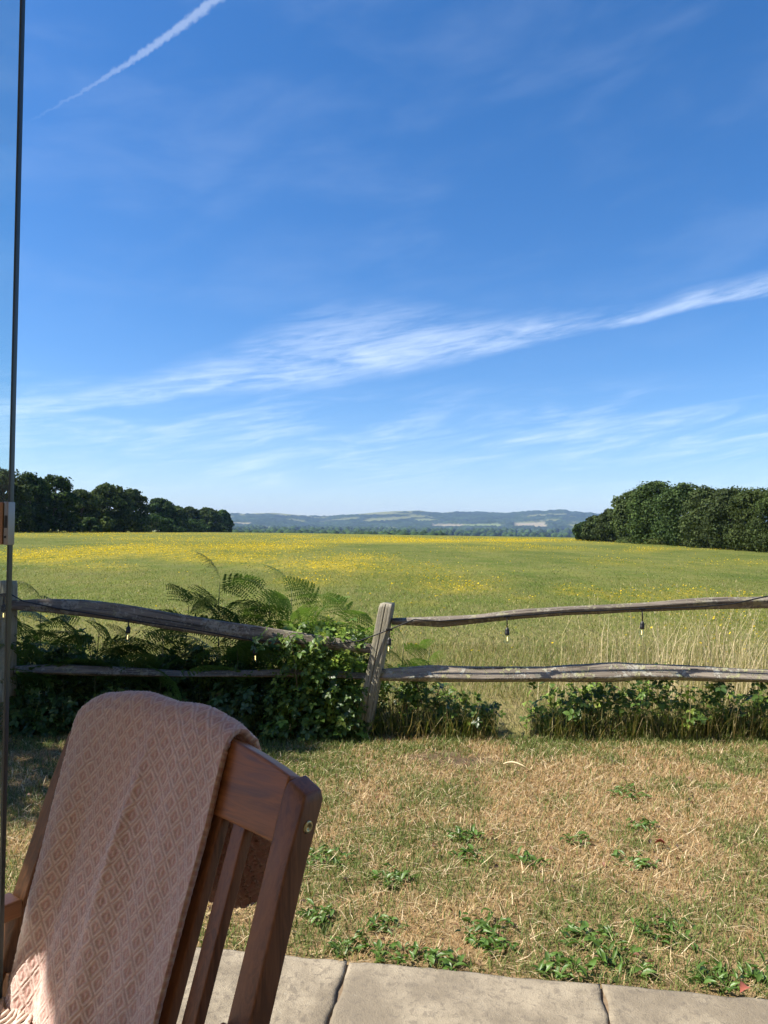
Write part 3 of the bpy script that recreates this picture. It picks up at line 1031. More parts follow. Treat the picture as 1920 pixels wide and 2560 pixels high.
# ------------------------------------------------------------------ patio of stone slabs
m_slab, t_, p_ = mat_new('sandstone')
tcn = t_.node('ShaderNodeTexCoord')
geo = t_.node('ShaderNodeNewGeometry')
oi = t_.node('ShaderNodeObjectInfo')
n1 = t_.noise(geo.outputs['Position'], 4.0, 6.0, 0.65)
n2 = t_.noise(geo.outputs['Position'], 38.0, 6.0, 0.7, 0.4)
n3 = t_.noise(geo.outputs['Position'], 240.0, 3.0, 0.6)
cc = t_.mix(t_.smooth(n1, 0.36, 0.66), (0.215, 0.178, 0.125), (0.40, 0.340, 0.245))
cc = t_.mix(t_.smooth(n2, 0.50, 0.62, 0.0, 0.65), cc, (0.150, 0.125, 0.095))
cc = t_.mix(t_.smooth(n2, 0.28, 0.40, 0.35, 0.0), cc, (0.42, 0.40, 0.34))
cc = t_.mix(t_.smooth(n3, 0.35, 0.7, 0.0, 0.25), cc, (0.12, 0.11, 0.095))
cc = t_.mix(t_.m('MULTIPLY', oi.outputs['Random'], 0.3), cc, (0.27, 0.235, 0.18))
t_.put(p_.inputs['Base Color'], cc)
p_.inputs['Roughness'].default_value = 0.85
p_.inputs['Specular IOR Level'].default_value = 0.25
t_.put(p_.inputs['Normal'], t_.bump(t_.m('ADD', n2, t_.m('MULTIPLY', n3, 0.5)), 0.9, 0.005))
m_joint = plain('joint_sand', (0.20, 0.145, 0.09), 0.95, 0, 0.5, 60)

perp = Vector((ped.y, -ped.x, 0))            # towards the house
O_ = Vector((PA.x, PA.y, 0))


def pat(u, v, z=0.0):
    return O_ + ped * u + perp * v + Vector((0, 0, z))


pj = [pat(-7.0, 0.01), pat(8.0, 0.01), pat(8.0, 5.0), pat(-7.0, 5.0)]
patio = add_obj('patio', new_mesh('patio', [(v.x, v.y, 0.015) for v in pj], [(0, 1, 2, 3)], m_joint), kind='structure')


def along(px, py):
    g = on_ground(px, py) - O_
    return g.dot(ped)


j1, j2 = along(872, 2422), along(1502, 2480)
wslab = j2 - j1
cuts_row = []
u = [j1 - wslab * 1.02 - 0.85, j1 - wslab * 1.02, j1, j2, j2 + wslab * 0.93, j2 + wslab * 1.8]


def slab(u0, u1, v0, v1, seed):
    g = np.random.default_rng(seed)
    nu, nv = (70, 50) if v0 == 0.0 else (26, 20)
    uu = np.linspace(0, 1, nu)
    vv = np.linspace(0, 1, nv)
    U, V = np.meshgrid(uu, vv)
    du = (u1 - u0)
    dv = (v1 - v0)
    eu = 0.014 * (fbm(V * dv * 14 + seed, V * 0 + 3 + U, 1.0, 20, 4) - 0.5)
    ev = 0.016 * (fbm(U * du * 14 + seed * 2, U * 0 + 7 + V, 1.0, 21, 4) - 0.5)
    edge_d = np.minimum(np.minimum(U, 1 - U) * du, np.minimum(V, 1 - V) * dv)
    Zs = 0.026 + 0.006 * (fbm(U * du + seed, V * dv, 7.0, 22, 5) - 0.5) - 0.004 * np.exp(-edge_d / 0.005)
    UU = u0 + U * du + eu * (1 - 2 * np.abs(U - 0.5))* 0 + eu
    VV = v0 + V * dv + ev
    P = np.array(O_)[None, None] + UU[..., None] * np.array(ped)[None, None] + VV[..., None] * np.array(perp)[None, None]
    P[..., 2] = Zs
    top = P.reshape(-1, 3)
    fs = []
    for r_ in range(nv - 1):
        for c_ in range(nu - 1):
            a = r_ * nu + c_
            fs.append((a, a + nu, a + nu + 1, a + 1))
    ring = [c_ for c_ in range(nu)] + [r_ * nu + nu - 1 for r_ in range(1, nv)] + [(nv - 1) * nu + c_ for c_ in range(nu - 2, -1, -1)] + [r_ * nu for r_ in range(nv - 2, 0, -1)]
    k0 = len(top)
    low = top[ring].copy()
    low[:, 2] = -0.02
    vs_ = np.concatenate([top, low])
    nring = len(ring)
    for q_ in range(nring):
        q2 = (q_ + 1) % nring
        fs.append((ring[q_], ring[q2], k0 + q2, k0 + q_))
    return new_mesh('slab', vs_, fs, m_slab, True)


gap = 0.009
for q_ in range(5):
    add_obj('slab', slab(u[q_] + gap / 2, u[q_ + 1] - gap / 2, 0.0, 0.585, 10 + q_), patio)
sd = 30
for r_ in range(1, 5):
    uu0 = u[0] + 0.35 * ((r_ % 2) * 1.0)
    for q_ in range(5):
        wq = 0.62 + 0.25 * random.random()
        add_obj('slab', slab(uu0 + gap / 2, uu0 + wq - gap / 2, 0.6 * r_, 0.6 * r_ + 0.585, sd), patio)
        uu0 += wq
        sd += 1

# ------------------------------------------------------------------ the house behind: wall, and an unseen overhang added to shade the chair
m_brick = plain('house_render', (0.78, 0.70, 0.58), 0.9, 0, 0.15, 4)
m_eave = plain('shade_eaves_board', (0.74, 0.66, 0.55), 0.8, 0, 0.2, 6)  # pale underside picked to throw light back onto the chair
house = thing('house', 'house wall behind the viewpoint, with an unseen roof overhang added to shade the chair', 'house', (0, -1.6, 0))
EAVE_L = -2.83  # added overhang stops here so sun reaches the blanket's lower corner
for (x0, x1, z0, z1) in ((-5.0, -1.6, 0.0, 3.1), (1.9, 6.0, 0.0, 3.1), (-1.6, 1.9, 2.4, 3.1)):
    box('wall', x0, x1, -0.15, 0.15, z0, z1, m_brick, house, 0.004)
box('back_wall', -5.0, 6.0, -4.3, -4.1, 0.0, 3.1, m_brick, house, 0.004)
box('shade_eaves', EAVE_L, 6.0, -4.5, 3.30, 3.105, 3.24, m_eave, house, 0.004)  # unseen overhang, added to keep the chair in shade
box('floor', -5.0, 6.0, -4.0, -0.4, 0.0, 0.03, m_joint, house, 0.002)

# ------------------------------------------------------------------ frameless glass door panel at the left, with its steel fitting
GY_ = 1.32
ge = at(29.0, 1300, GY_)
door = thing('glass_door', 'frameless clear glass door panel with dark vertical edge at far left', 'glass door', (ge.x, GY_, 0.02), rad(-6))
box('pane', -0.78, -0.0043, -0.005, 0.005, 0.0, 3.05, M_GLASS, door, 0.0008)
box('edge_seal', -0.0038, 0.0, -0.0058, 0.0058, 0.0, 3.05, M_SEAL, door, 0.0006)
zt, zb = at(20, 1255, GY_).z - 0.02, at(20, 1362, GY_).z - 0.02
fit = box('lock_body', -0.0062, 0.0026, -0.014, 0.006, zb, zt, M_STEEL, door, 0.0012)
box('latch_slot', -0.0040, 0.0010, -0.0150, -0.0135, zb + 0.030, zb + 0.052, M_BLACK, fit, 0.0)
box('fixing_screw', -0.0040, -0.0010, -0.0150, -0.0135, zb + 0.012, zb + 0.016, M_BLACK, fit, 0.0)
box('cover_plate', -0.055, -0.0067, -0.016, 0.016, zb + 0.0005, zt - 0.0005, M_STEEL_BROWN, door, 0.0015)

# ------------------------------------------------------------------ post and rail fence
FY = 4.96
fence = thing('rail_fence', 'old split-oak post and rail fence between the dry lawn and the meadow', 'fence', (0, FY, 0))


def swept(name, centres, hx, hy, section, mat, seed=0, rough=0.10, ring=28, axis='X'):
    """irregular split timber: section points (a, b) scaled by (hx, hy) at each station"""
    sec = np.array(section + [section[0]], float)
    d = np.r_[0, np.cumsum(np.hypot(*np.diff(sec, axis=0).T))]
    s = np.linspace(0, d[-1], ring, endpoint=False)
    sa, sb = np.interp(s, d, sec[:, 0]), np.interp(s, d, sec[:, 1])
    n_ = len(centres)
    V, UV = [], []
    L = 0.0
    for i in range(n_):
        if i:
            L += (Vector(centres[i]) - Vector(centres[i - 1])).length
        wob_ = 1 + rough * 2 * (fbm(np.full(ring, L * 5.0 + seed), s * 3.0, 1.0, 40, 3) - 0.5)
        fine = 0.0020 * (fbm(np.full(ring, L * 6.0 + seed), s * 22.0, 1.0, 44, 3) - 0.5)
        for k_ in range(ring):
            a, b = sa[k_] * hx[i] * wob_[k_] + fine[k_], sb[k_] * hy[i] * wob_[k_] + fine[k_]
            c_ = centres[i]
            V.append((c_[0], c_[1] + a, c_[2] + b) if axis == 'X' else (c_[0] + a, c_[1] + b, c_[2]))
            UV.append((L + seed, s[k_] * 0.05 + seed * 0.1))
    F = []
    for i in range(n_ - 1):
        for k_ in range(ring):
            k2 = (k_ + 1) % ring
            F.append((i * ring + k_, i * ring + k2, (i + 1) * ring + k2, (i + 1) * ring + k_))
    F.append(tuple(range(ring - 1, -1, -1)))
    F.append(tuple((n_ - 1) * ring + k_ for k_ in range(ring)))
    return new_mesh(name, V, F, mat, True, uv=UV)


def rail(tops, bots, section, mat, seed, depth=0.045, n_=70, yoff=0.0):
    tops, bots = np.array(tops, float), np.array(bots, float)
    pxs_ = np.linspace(tops[0, 0], tops[-1, 0], n_)
    cs, hx, hy = [], [], []
    for q_, px_ in enumerate(pxs_):
        a = at(px_, float(np.interp(px_, tops[:, 0], tops[:, 1])), FY)
        b = at(px_, float(np.interp(px_, bots[:, 0], bots[:, 1])), FY)
        e = min(1.0, 0.72 + 0.28 * min(q_, n_ - 1 - q_) / 5.0)
        cs.append((a.x, yoff, (a.z + b.z) / 2))
        hx.append(depth * e)
        hy.append((a.z - b.z) / 2 * 1.0)
    return add_obj('rail', swept('rail', cs, hx, hy, section, mat, seed), fence)


SEC_UPPER = [(-0.50, -1.0), (0.55, -0.95), (0.95, 0.1), (0.45, 1.0), (-0.20, 0.98), (-0.95, 0.42)]
SEC_LOWER = [(-0.35, -1.0), (0.50, -0.95), (0.95, 0.0), (0.40, 0.95), (-0.15, 1.0), (-1.0, -0.42)]
SEC_LEFT = [(-0.75, -1.0), (0.60, -0.9), (0.90, 0.2), (0.35, 1.0), (-0.45, 0.98), (-0.95, -0.35), (-0.80, -0.42), (-0.92, -0.52)]
rail([(980, 1546), (1105, 1542), (1191, 1537), (1307, 1523), (1423, 1516), (1597, 1508), (1770, 1494), (1920, 1491), (2200, 1480)],
     [(980, 1561), (1105, 1566), (1191, 1557), (1307, 1546), (1423, 1537), (1597, 1529), (1770, 1523), (1920, 1520), (2200, 1510)], SEC_UPPER, M_RAIL, 3.1)
rail([(945, 1673), (1080, 1663), (1191, 1667), (1365, 1666), (1540, 1655), (1597, 1659), (1712, 1663), (1920, 1675), (2200, 1680)],
     [(945, 1700), (1080, 1703), (1191, 1705), (1365, 1704), (1450, 1703), (1540, 1704), (1597, 1698), (1770, 1702), (1920, 1705), (2200, 1712)], SEC_LOWER, M_RAIL_LICHEN, 9.4, 0.055)
rail([(22, 1501), (116, 1497), (203, 1499), (289, 1508), (405, 1528), (521, 1548), (637, 1564), (752, 1582), (945, 1613)],
     [(22, 1522), (116, 1529), (231, 1542), (347, 1558), (463, 1578), (579, 1595), (694, 1609), (945, 1634)], SEC_LEFT, M_RAIL, 15.7)
rail([(40, 1665), (145, 1661), (289, 1667), (463, 1678), (637, 1675), (775, 1671), (935, 1685)],
     [(40, 1684), (289, 1689), (463, 1692), (694, 1692), (800, 1692), (935, 1700)], SEC_LOWER, M_RAIL, 22.2, 0.045)


def post(bx, by, tx_, ty, w_, d_, seed, yaw=0.0, yo=0.0):
    b = at(bx, by, FY)
    b.z = -0.12
    t_ = at(tx_, ty, FY)
    n_ = 40
    cs = [tuple(b.lerp(t_, k_ / (n_ - 1)) - Vector((0, FY, 0)) + Vector((0, yo, 0))) for k_ in range(n_)]
    hw_ = [w_ * (1.08 - 0.14 * k_ / (n_ - 1)) for k_ in range(n_)]
    hw_[-1] *= 0.93
    hd_ = [d_ * (1.05 - 0.10 * k_ / (n_ - 1)) for k_ in range(n_)]
    hd_[-1] *= 0.93
    cy, sy = math.cos(yaw), math.sin(yaw)
    sec = [(-1, -1), (-0.05, -1.0), (0.0, -0.70), (0.06, -1.0), (1, -0.96), (1, 1), (-1, 1)]
    sec = [(a * cy - b_ * sy, a * sy + b_ * cy) for a, b_ in sec]
    return add_obj('post', swept('post', cs, hw_, hd_, sec, M_POST, seed, 0.045, 64, 'Z'), fence)


post(898, 1852, 969, 1508, 0.046, 0.05, 31.3, -0.28)
post(8, 1852, 17, 1452, 0.050, 0.05, 37.7, -0.30)
post(2215, 1860, 2215, 1452, 0.050, 0.05, 41.7, 0.1)

# ------------------------------------------------------------------ festoon lights strung along the upper rails
lights = thing('string_lights', 'black festoon cable with clear bulbs strung along the upper rails', 'string lights', (0, FY, 0))
CY = -0.062
cab = [(-60, 1500), (8, 1484), (30, 1487), (58, 1503), (150, 1522), (322, 1549), (480, 1573), (637, 1601), (770, 1610), (850, 1609), (900, 1602), (945, 1585), (973, 1574), (1035, 1549), (1100, 1553), (1267, 1541), (1420, 1530), (1605, 1522), (1740, 1518), (1830, 1510), (1925, 1489), (2100, 1483)]
pts = []
for px_, py_ in cab:
    v = at(px_, py_, FY + CY)
    pts.append((v.x, CY, v.z))
add_obj('cable', tube_mesh('cable', pts, 0.0045, M_BLACK, 6), lights)
bulbs = [(10, 1488, 0.055), (322, 1549, 0.038), (637, 1601, 0.038), (973, 1574, 0.050), (1267, 1541, 0.070), (1605, 1522, 0.080)]
me_sock = lathe_mesh('lamp_holder', [(0.004, 0.0), (0.006, -0.004), (0.0125, -0.012), (0.0145, -0.020), (0.0135, -0.030), (0.0150, -0.032), (0.0150, -0.046), (0.0140, -0.052)], M_BLACK)
me_bulb = lathe_mesh('bulb', [(0.0115, 0.0), (0.0130, -0.008), (0.0170, -0.020), (0.0190, -0.032), (0.0175, -0.044), (0.0110, -0.053), (0.0020, -0.056)], M_GLASS)
me_fil = lathe_mesh('filament', [(0.0010, -0.010), (0.0024, -0.012), (0.0024, -0.036), (0.0010, -0.038)], M_FIL, 8)
for px_, py_, drop in bulbs:
    v = at(px_, py_, FY + CY)
    clip = box('cable_clip', v.x - 0.022, v.x + 0.022, CY - 0.007, CY + 0.010, v.z - 0.008, v.z + 0.006, M_BLACK, lights, 0.002)
    add_obj('drop_cord', tube_mesh('drop_cord', [(v.x, CY - 0.002, v.z - 0.004), (v.x + 0.001, CY - 0.004, v.z - drop * 0.5), (v.x + 0.002, CY - 0.005, v.z - drop)], 0.0042, M_BLACK, 6), lights)
    h_ = add_obj('lamp_holder', me_sock, lights)
    h_.location = (v.x + 0.002, CY - 0.005, v.z - drop)
    h_.rotation_euler = (random.uniform(-0.06, 0.06), random.uniform(-0.08, 0.08), 0)
    b_ = add_obj('bulb', me_bulb, h_)
    b_.location = (0, 0, -0.0525)
    f_ = add_obj('filament', me_fil, h_)
    f_.location = (0, 0, -0.0525)


# ------------------------------------------------------------------ leaf templates
def leaflet(L=1.0, W=0.62, fold=0.10, droop=0.12, y0=0.0):
    v = [(0, y0, 0), (0, y0 + 0.5 * L, 0.0), (0, y0 + L, -droop * L),
         (-0.40 * W * L, y0 + 0.22 * L, fold * L * 0.7), (-0.50 * W * L, y0 + 0.50 * L, fold * L), (-0.30 * W * L, y0 + 0.78 * L, fold * L * 0.4),
         (0.40 * W * L, y0 + 0.22 * L, fold * L * 0.7), (0.50 * W * L, y0 + 0.50 * L, fold * L), (0.30 * W * L, y0 + 0.78 * L, fold * L * 0.4)]
    f = [(0, 1, 3), (3, 1, 4), (4, 1, 5), (5, 1, 2), (0, 6, 1), (6, 7, 1), (7, 8, 1), (8, 2, 1)]
    return np.array(v, float), np.array(f)


def trifoliate():
    V, F, o = [], [], 0
    for ang, sc, off_ in ((0.0, 1.0, 0.18), (1.25, 0.85, 0.08), (-1.25, 0.85, 0.08)):
        v, f = leaflet(1.0, 0.66)
        v = v * sc
        v[:, 1] += off_
        c_, s_ = math.cos(ang), math.sin(ang)
        v = np.stack([v[:, 0] * c_ - v[:, 1] * s_, v[:, 0] * s_ + v[:, 1] * c_, v[:, 2]], -1)
        V.append(v); F.append(f + o); o += len(v)
    # leaf stalk
    v = np.array([(-0.02, -0.6, -0.05), (0.02, -0.6, -0.05), (0.02, 0.2, 0), (-0.02, 0.2, 0)], float)
    V.append(v); F.append(np.array([(0, 1, 2), (0, 2, 3)]) + o)
    return np.concatenate(V), np.concatenate(F)


TRI_V, TRI_F = trifoliate()
me_bramble_leaf = new_mesh('leaf', TRI_V * 0.045, TRI_F, M_BRAMBLE)
M_BRAMBLE_L = single_leaf_mat('bramble_sunlit_green', (0.095, 0.165, 0.030), 0.42, 0.35, 0.45)  # lit copy of the bramble leaf, brightness in its colour
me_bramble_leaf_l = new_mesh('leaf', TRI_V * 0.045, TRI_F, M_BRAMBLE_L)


def rot_to(nrm, yaw):
    """matrices whose z follows nrm, spun by yaw"""
    n_ = len(nrm)
    z = nrm / np.linalg.norm(nrm, axis=1)[:, None]
    ref = np.stack([np.cos(yaw), np.sin(yaw), np.zeros(n_)], -1)
    x_ = np.cross(ref, z)
    x_ /= np.linalg.norm(x_, axis=1)[:, None] + 1e-9
    y_ = np.cross(z, x_)
    return np.stack([x_, y_, z], -1)


def scatter_mesh(name, tv, tf, P, R, S, C, mat):
    n_ = len(P)
    v = np.einsum('nij,kj->nki', R, tv) * S[:, None, None] + P[:, None, :]
    f = (np.arange(n_)[:, None, None] * len(tv) + tf[None]).reshape(-1, tf.shape[1])
    c_ = np.repeat(C[:, None, :], len(tv), 1).reshape(-1, 3)
    return new_mesh(name, v.reshape(-1, 3), f, mat, col=c_)


GREENS = np.array([(0.040, 0.076, 0.018), (0.055, 0.100, 0.022), (0.085, 0.140, 0.030), (0.034, 0.064, 0.016), (0.12, 0.17, 0.04)])


def bramble(label, cx, cy, hw, hd, h, n_leaf, seed, n_part=26, light=False, group='brambles in the hedge bottom', name='bramble_bush', size=0.045, ncane=16, fill=0.45):
    g = np.random.default_rng(seed)
    t = thing(name, label, 'bramble', (cx, cy, 0.0), 0.0, group)
    canes = []
    for k_ in range(ncane):
        b0 = Vector(((g.random() * 2 - 1) * hw * 0.75, (g.random() * 2 - 1) * hd * 0.6, -0.02))
        b = g.random() * 6.283
        reach = 0.25 + 0.75 * g.random()
        q2 = b0 + Vector((math.cos(b) * hw * 0.65 * reach, math.sin(b) * hd * 0.8 * reach, h * (0.10 + 0.65 * g.random())))
        q1 = b0.lerp(q2, 0.45) + Vector((0, 0, h * (0.25 + 0.85 * g.random())))
        pts_ = [b0.lerp(q1, s_).lerp(q1.lerp(q2, s_), s_) for s_ in np.linspace(0, 1, 9)]
        canes.append(pts_)
        if k_ < 7:
            add_obj('cane', tube_mesh('cane', pts_, [0.0036, 0.0036, 0.0034, 0.0032, 0.003, 0.0027, 0.0024, 0.0018, 0.001], M_CANE, 5), t)
    CP = np.array([[tuple(p) for p in c_] for c_ in canes])

    def on_canes(n_):
        ci = g.integers(0, ncane, n_)
        tt_ = g.random(n_) ** 0.8 * 7.99
        i0 = tt_.astype(int)
        f_ = (tt_ - i0)[:, None]
        return CP[ci, i0] * (1 - f_) + CP[ci, i0 + 1] * f_ + g.normal(0, 0.028, (n_, 3))
    nf = int(n_leaf * fill)
    P1 = on_canes(n_leaf - nf)
    zz = g.random(nf) ** 1.3
    P2 = np.stack([(g.random(nf) * 2 - 1) * hw * (1 - 0.3 * zz), (g.random(nf) * 2 - 1) * hd * (1 - 0.4 * zz), 0.01 + zz * h * 0.72], -1)
    P2[:, 2] *= 0.55 + 0.75 * vnoise(P2[:, 0] + cx, P2[:, 1] + cy, 4.0, 46)
    P = np.concatenate([P1, P2])
    P[:, 2] = np.maximum(P[:, 2], 0.01)
    nrm = np.stack([P[:, 0] / hw * 0.4, P[:, 1] / hd * 0.3 - 0.35, np.full(n_leaf, 0.8)], -1) + g.normal(0, 0.42, (n_leaf, 3))
    R = rot_to(nrm, g.random(n_leaf) * 6.283)
    C = GREENS[g.integers(0, len(GREENS), n_leaf)] * (0.7 + 0.8 * g.random((n_leaf, 1)))
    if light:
        C = C * np.array([[1.95, 1.8, 1.3]])  # leaf colours brightened to look sunlit
    add_obj('foliage', scatter_mesh('foliage', TRI_V, TRI_F, P, R, size * (0.45 + 0.75 * g.random(n_leaf)), C, M_LEAFCOL), t, kind='stuff')
    Q = on_canes(n_part * 4)
    Q = Q[np.argsort(Q[:, 1])][:n_part]          # the leaves that stand out on the side towards the lawn
    for k_ in range(n_part):
        o = add_obj('leaf', me_bramble_leaf_l if (light and k_ % 2 == 0) else me_bramble_leaf, t)
        o.location = (Q[k_, 0], Q[k_, 1] - 0.015, max(0.03, Q[k_, 2]))
        nv = Vector((g.normal(-0.1, 0.35), -0.5 + g.normal(0, 0.35), 0.8))
        o.rotation_euler = (nv.to_track_quat('Z', 'Y') @ Matrix.Rotation(g.random() * 6.283, 3, 'Z').to_quaternion()).to_euler()
        s_ = 0.65 + 0.55 * g.random()
        o.scale = (s_, s_, s_)
    return t


bramble('dark bramble mass around the foot of the left fence post', -2.45, 5.34, 0.52, 0.30, 0.66, 1500, 501)
bramble('dark bramble mass under the left rails, below the hanging bulb', -1.85, 5.34, 0.52, 0.30, 0.58, 1500, 502)
bramble('dark bramble mass hidden behind the folded pink blanket', -1.28, 5.34, 0.50, 0.30, 0.56, 1500, 503)
bramble('bramble mass under the half-hidden bulb between the left rails', -0.82, 5.30, 0.46, 0.30, 0.62, 1400, 504, 40)
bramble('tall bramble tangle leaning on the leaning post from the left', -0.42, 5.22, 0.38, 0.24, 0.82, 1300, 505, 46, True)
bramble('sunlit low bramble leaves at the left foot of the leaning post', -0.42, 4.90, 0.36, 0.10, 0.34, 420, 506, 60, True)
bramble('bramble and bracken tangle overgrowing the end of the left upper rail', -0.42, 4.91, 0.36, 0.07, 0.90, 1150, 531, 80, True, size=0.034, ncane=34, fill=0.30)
bramble('low bramble leaves in front of the lower left rail', -0.95, 4.92, 0.32, 0.09, 0.36, 420, 507, 50)
bramble('shaded low brambles left of the chair along the lawn edge', -1.75, 4.93, 0.62, 0.09, 0.34, 700, 508, 30)
bramble('shaded low brambles at the foot of the left post', -2.55, 4.93, 0.40, 0.09, 0.34, 500, 509, 20)
bramble('weedy bramble clump right of the leaning post', 0.20, 5.10, 0.28, 0.15, 0.52, 400, 510, 36, True, size=0.036, fill=0.35)
bramble('small bramble clump left of the bare gap in the hedge bottom', 0.55, 5.06, 0.24, 0.14, 0.32, 300, 511, 26, True, size=0.036, fill=0.35)
bramble('bramble clump right of the bare gap in the hedge bottom', 1.22, 5.06, 0.30, 0.15, 0.44, 300, 512, 30, True, size=0.036, fill=0.35)
bramble('bramble clump under the right bulb below the lower rail', 1.68, 5.05, 0.36, 0.15, 0.56, 400, 513, 36, True, size=0.036, fill=0.35)
bramble('bramble clump near the right picture edge below the lower rail', 2.22, 5.05, 0.40, 0.15, 0.50, 420, 514, 36, True, size=0.036, fill=0.35)
bramble('bramble clump cut by the right picture edge', 2.75, 5.05, 0.34, 0.15, 0.48, 340, 515, 20, True, size=0.036, fill=0.35)


# ------------------------------------------------------------------ bracken
def frond_mesh(name, L, mat, seed, pairs=11, spread=0.52):
    g = random.Random(seed)
    V, F = [], []

    def tri(a, b, c_):
        k_ = len(V)
        V.extend([a, b, c_])
        F.append((k_, k_ + 1, k_ + 2))

    def quad(a, b, c_, d):
        k_ = len(V)
        V.extend([a, b, c_, d])
        F.append((k_, k_ + 1, k_ + 2, k_ + 3))

    def spine(t):
        return Vector((0, L * t * (1 - 0.12 * t), L * (0.30 * t - 0.55 * t * t)))
    for q_ in range(14):
        a, b = spine(q_ / 14), spine((q_ + 1) / 14)
        w_ = 0.0028 * (1 - q_ / 15)
        quad(a - Vector((w_, 0, 0)), a + Vector((w_, 0, 0)), b + Vector((w_ * 0.9, 0, 0)), b - Vector((w_ * 0.9, 0, 0)))
    for i in range(pairs):
        t = 0.10 + 0.88 * (i / pairs) ** 0.92
        pl = L * spread * (1 - t) ** 0.85 + 0.012
        base = spine(t)
        ahead = (spine(min(1, t + 0.03)) - base).normalized()
        for sgn in (-1, 1):
            ang = rad(62 + g.uniform(-6, 6))
            side = Vector((sgn, 0, 0))
            ax = (side * math.sin(ang) + ahead * math.cos(ang)).normalized()
            nn = max(3, int(pl / 0.0165))
            prev = base
            for k_ in range(nn):
                s_ = (k_ + 0.5) / nn
                p = base + ax * pl * s_ + Vector((0, 0, -0.35 * pl * s_ * s_ + 0.02 * g.uniform(-1, 1) * pl))
                ll = (0.034 * (1 - s_) ** 0.8 * min(1.0, pl / 0.14) + 0.006) * g.uniform(0.8, 1.2)
                wdt = pl / nn * 0.80
                cr = ax.cross(Vector((0, 0, 1)))
                for s2 in (-1, 1):
                    dirv = (cr * s2 + ax * 0.45 + Vector((0, 0, -0.15))).normalized()
                    tri(p - ax * wdt * 0.5, p + ax * wdt * 0.5, p + dirv * ll)
                quad(prev + cr * 0.001, prev - cr * 0.001, p - cr * 0.0008, p + cr * 0.0008)
                prev = p
            tri(prev - ax.cross(Vector((0, 0, 1))) * 0.003, prev + ax.cross(Vector((0, 0, 1))) * 0.003, base + ax * pl * 1.04 + Vector((0, 0, -0.37 * pl)))
    return new_mesh(name, V, F, mat)


FR_D = [frond_mesh('frond', 0.46, M_FERN, s_) for s_ in (1, 2, 3)]
FR_L = [frond_mesh('frond', 0.46, M_FERN_LIGHT, s_) for s_ in (4, 5)]


def bracken(label, px_, top_py, Y, seed, light=False, nf=7, spread_=1.0, lean=0.0, scale=1.0):
    g = random.Random(seed)
    tip = at(px_, top_py, Y)
    z0 = float(H(tip.x, Y)) - 0.03
    hh = tip.z - z0
    t = thing('bracken_fern', label, 'fern', (tip.x - lean * 0.4, Y, z0), 0.0, 'bracken ferns behind the fence')
    pts_ = [(lean * 0.4 * s_ ** 1.5 + 0.012 * math.sin(s_ * 5 + seed), 0.01 * math.cos(s_ * 4), hh * 0.93 * s_) for s_ in np.linspace(0, 1, 8)]
    add_obj('stem', tube_mesh('stem', pts_, [0.0065, 0.006, 0.0056, 0.005, 0.0045, 0.004, 0.003, 0.002], M_STEM, 5), t)
    lib = FR_L if light else FR_D
    nf = nf + 1
    for k_ in range(nf):
        s_ = 1.0 - 0.60 * (k_ / max(1, nf - 1)) ** 0.9
        i_ = s_ * 7
        a_, b_ = Vector(pts_[int(min(6, i_))]), Vector(pts_[int(min(6, i_)) + 1])
        p = a_.lerp(b_, i_ - int(min(6, i_)))
        o = add_obj('frond', lib[(k_ + seed) % len(lib)], t)
        o.location = p
        yaw = (0 if k_ % 2 == 0 else math.pi) + math.pi / 2 + g.uniform(-0.9, 0.9)
        pitch = rad(g.uniform(40, 58)) if k_ == 0 else rad(g.uniform(12, 45))
        o.rotation_euler = Matrix.Rotation(yaw, 3, 'Z').to_quaternion().to_euler()
        o.rotation_euler = (Matrix.Rotation(yaw, 3, 'Z') @ Matrix.Rotation(pitch, 3, 'X') @ Matrix.Rotation((1 if math.cos(yaw - math.pi / 2) > 0 else -1) * g.uniform(0.25, 1.05), 3, 'Y')).to_euler()
        sz = 0.84 * scale * (0.80 + 0.60 * (k_ / nf) + g.uniform(-0.08, 0.12)) * spread_
        o.scale = (sz, sz, sz)
    return t


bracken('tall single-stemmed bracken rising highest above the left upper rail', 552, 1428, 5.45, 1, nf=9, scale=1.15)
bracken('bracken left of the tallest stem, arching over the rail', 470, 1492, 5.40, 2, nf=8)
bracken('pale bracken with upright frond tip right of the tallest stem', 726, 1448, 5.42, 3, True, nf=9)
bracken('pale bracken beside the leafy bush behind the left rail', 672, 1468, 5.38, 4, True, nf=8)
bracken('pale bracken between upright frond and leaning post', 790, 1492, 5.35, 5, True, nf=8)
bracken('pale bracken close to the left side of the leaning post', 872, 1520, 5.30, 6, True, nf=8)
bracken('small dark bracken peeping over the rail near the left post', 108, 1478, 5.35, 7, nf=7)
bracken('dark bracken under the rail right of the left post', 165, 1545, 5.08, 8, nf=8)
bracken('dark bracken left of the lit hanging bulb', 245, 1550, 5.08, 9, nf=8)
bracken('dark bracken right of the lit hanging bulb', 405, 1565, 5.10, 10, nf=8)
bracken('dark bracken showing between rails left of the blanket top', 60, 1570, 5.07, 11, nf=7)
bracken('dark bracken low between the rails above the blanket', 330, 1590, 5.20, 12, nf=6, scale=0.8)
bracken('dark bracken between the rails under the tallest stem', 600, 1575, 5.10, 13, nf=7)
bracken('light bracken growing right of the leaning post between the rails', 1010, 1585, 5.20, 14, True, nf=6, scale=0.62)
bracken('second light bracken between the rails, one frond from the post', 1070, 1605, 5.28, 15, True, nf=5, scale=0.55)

# leafy shoots above the left rail: a small bright bush
bramble('bright green leafy shoots standing over the left upper rail', -0.62, 5.28, 0.26, 0.14, 1.00, 520, 530, 36, True, size=0.04)

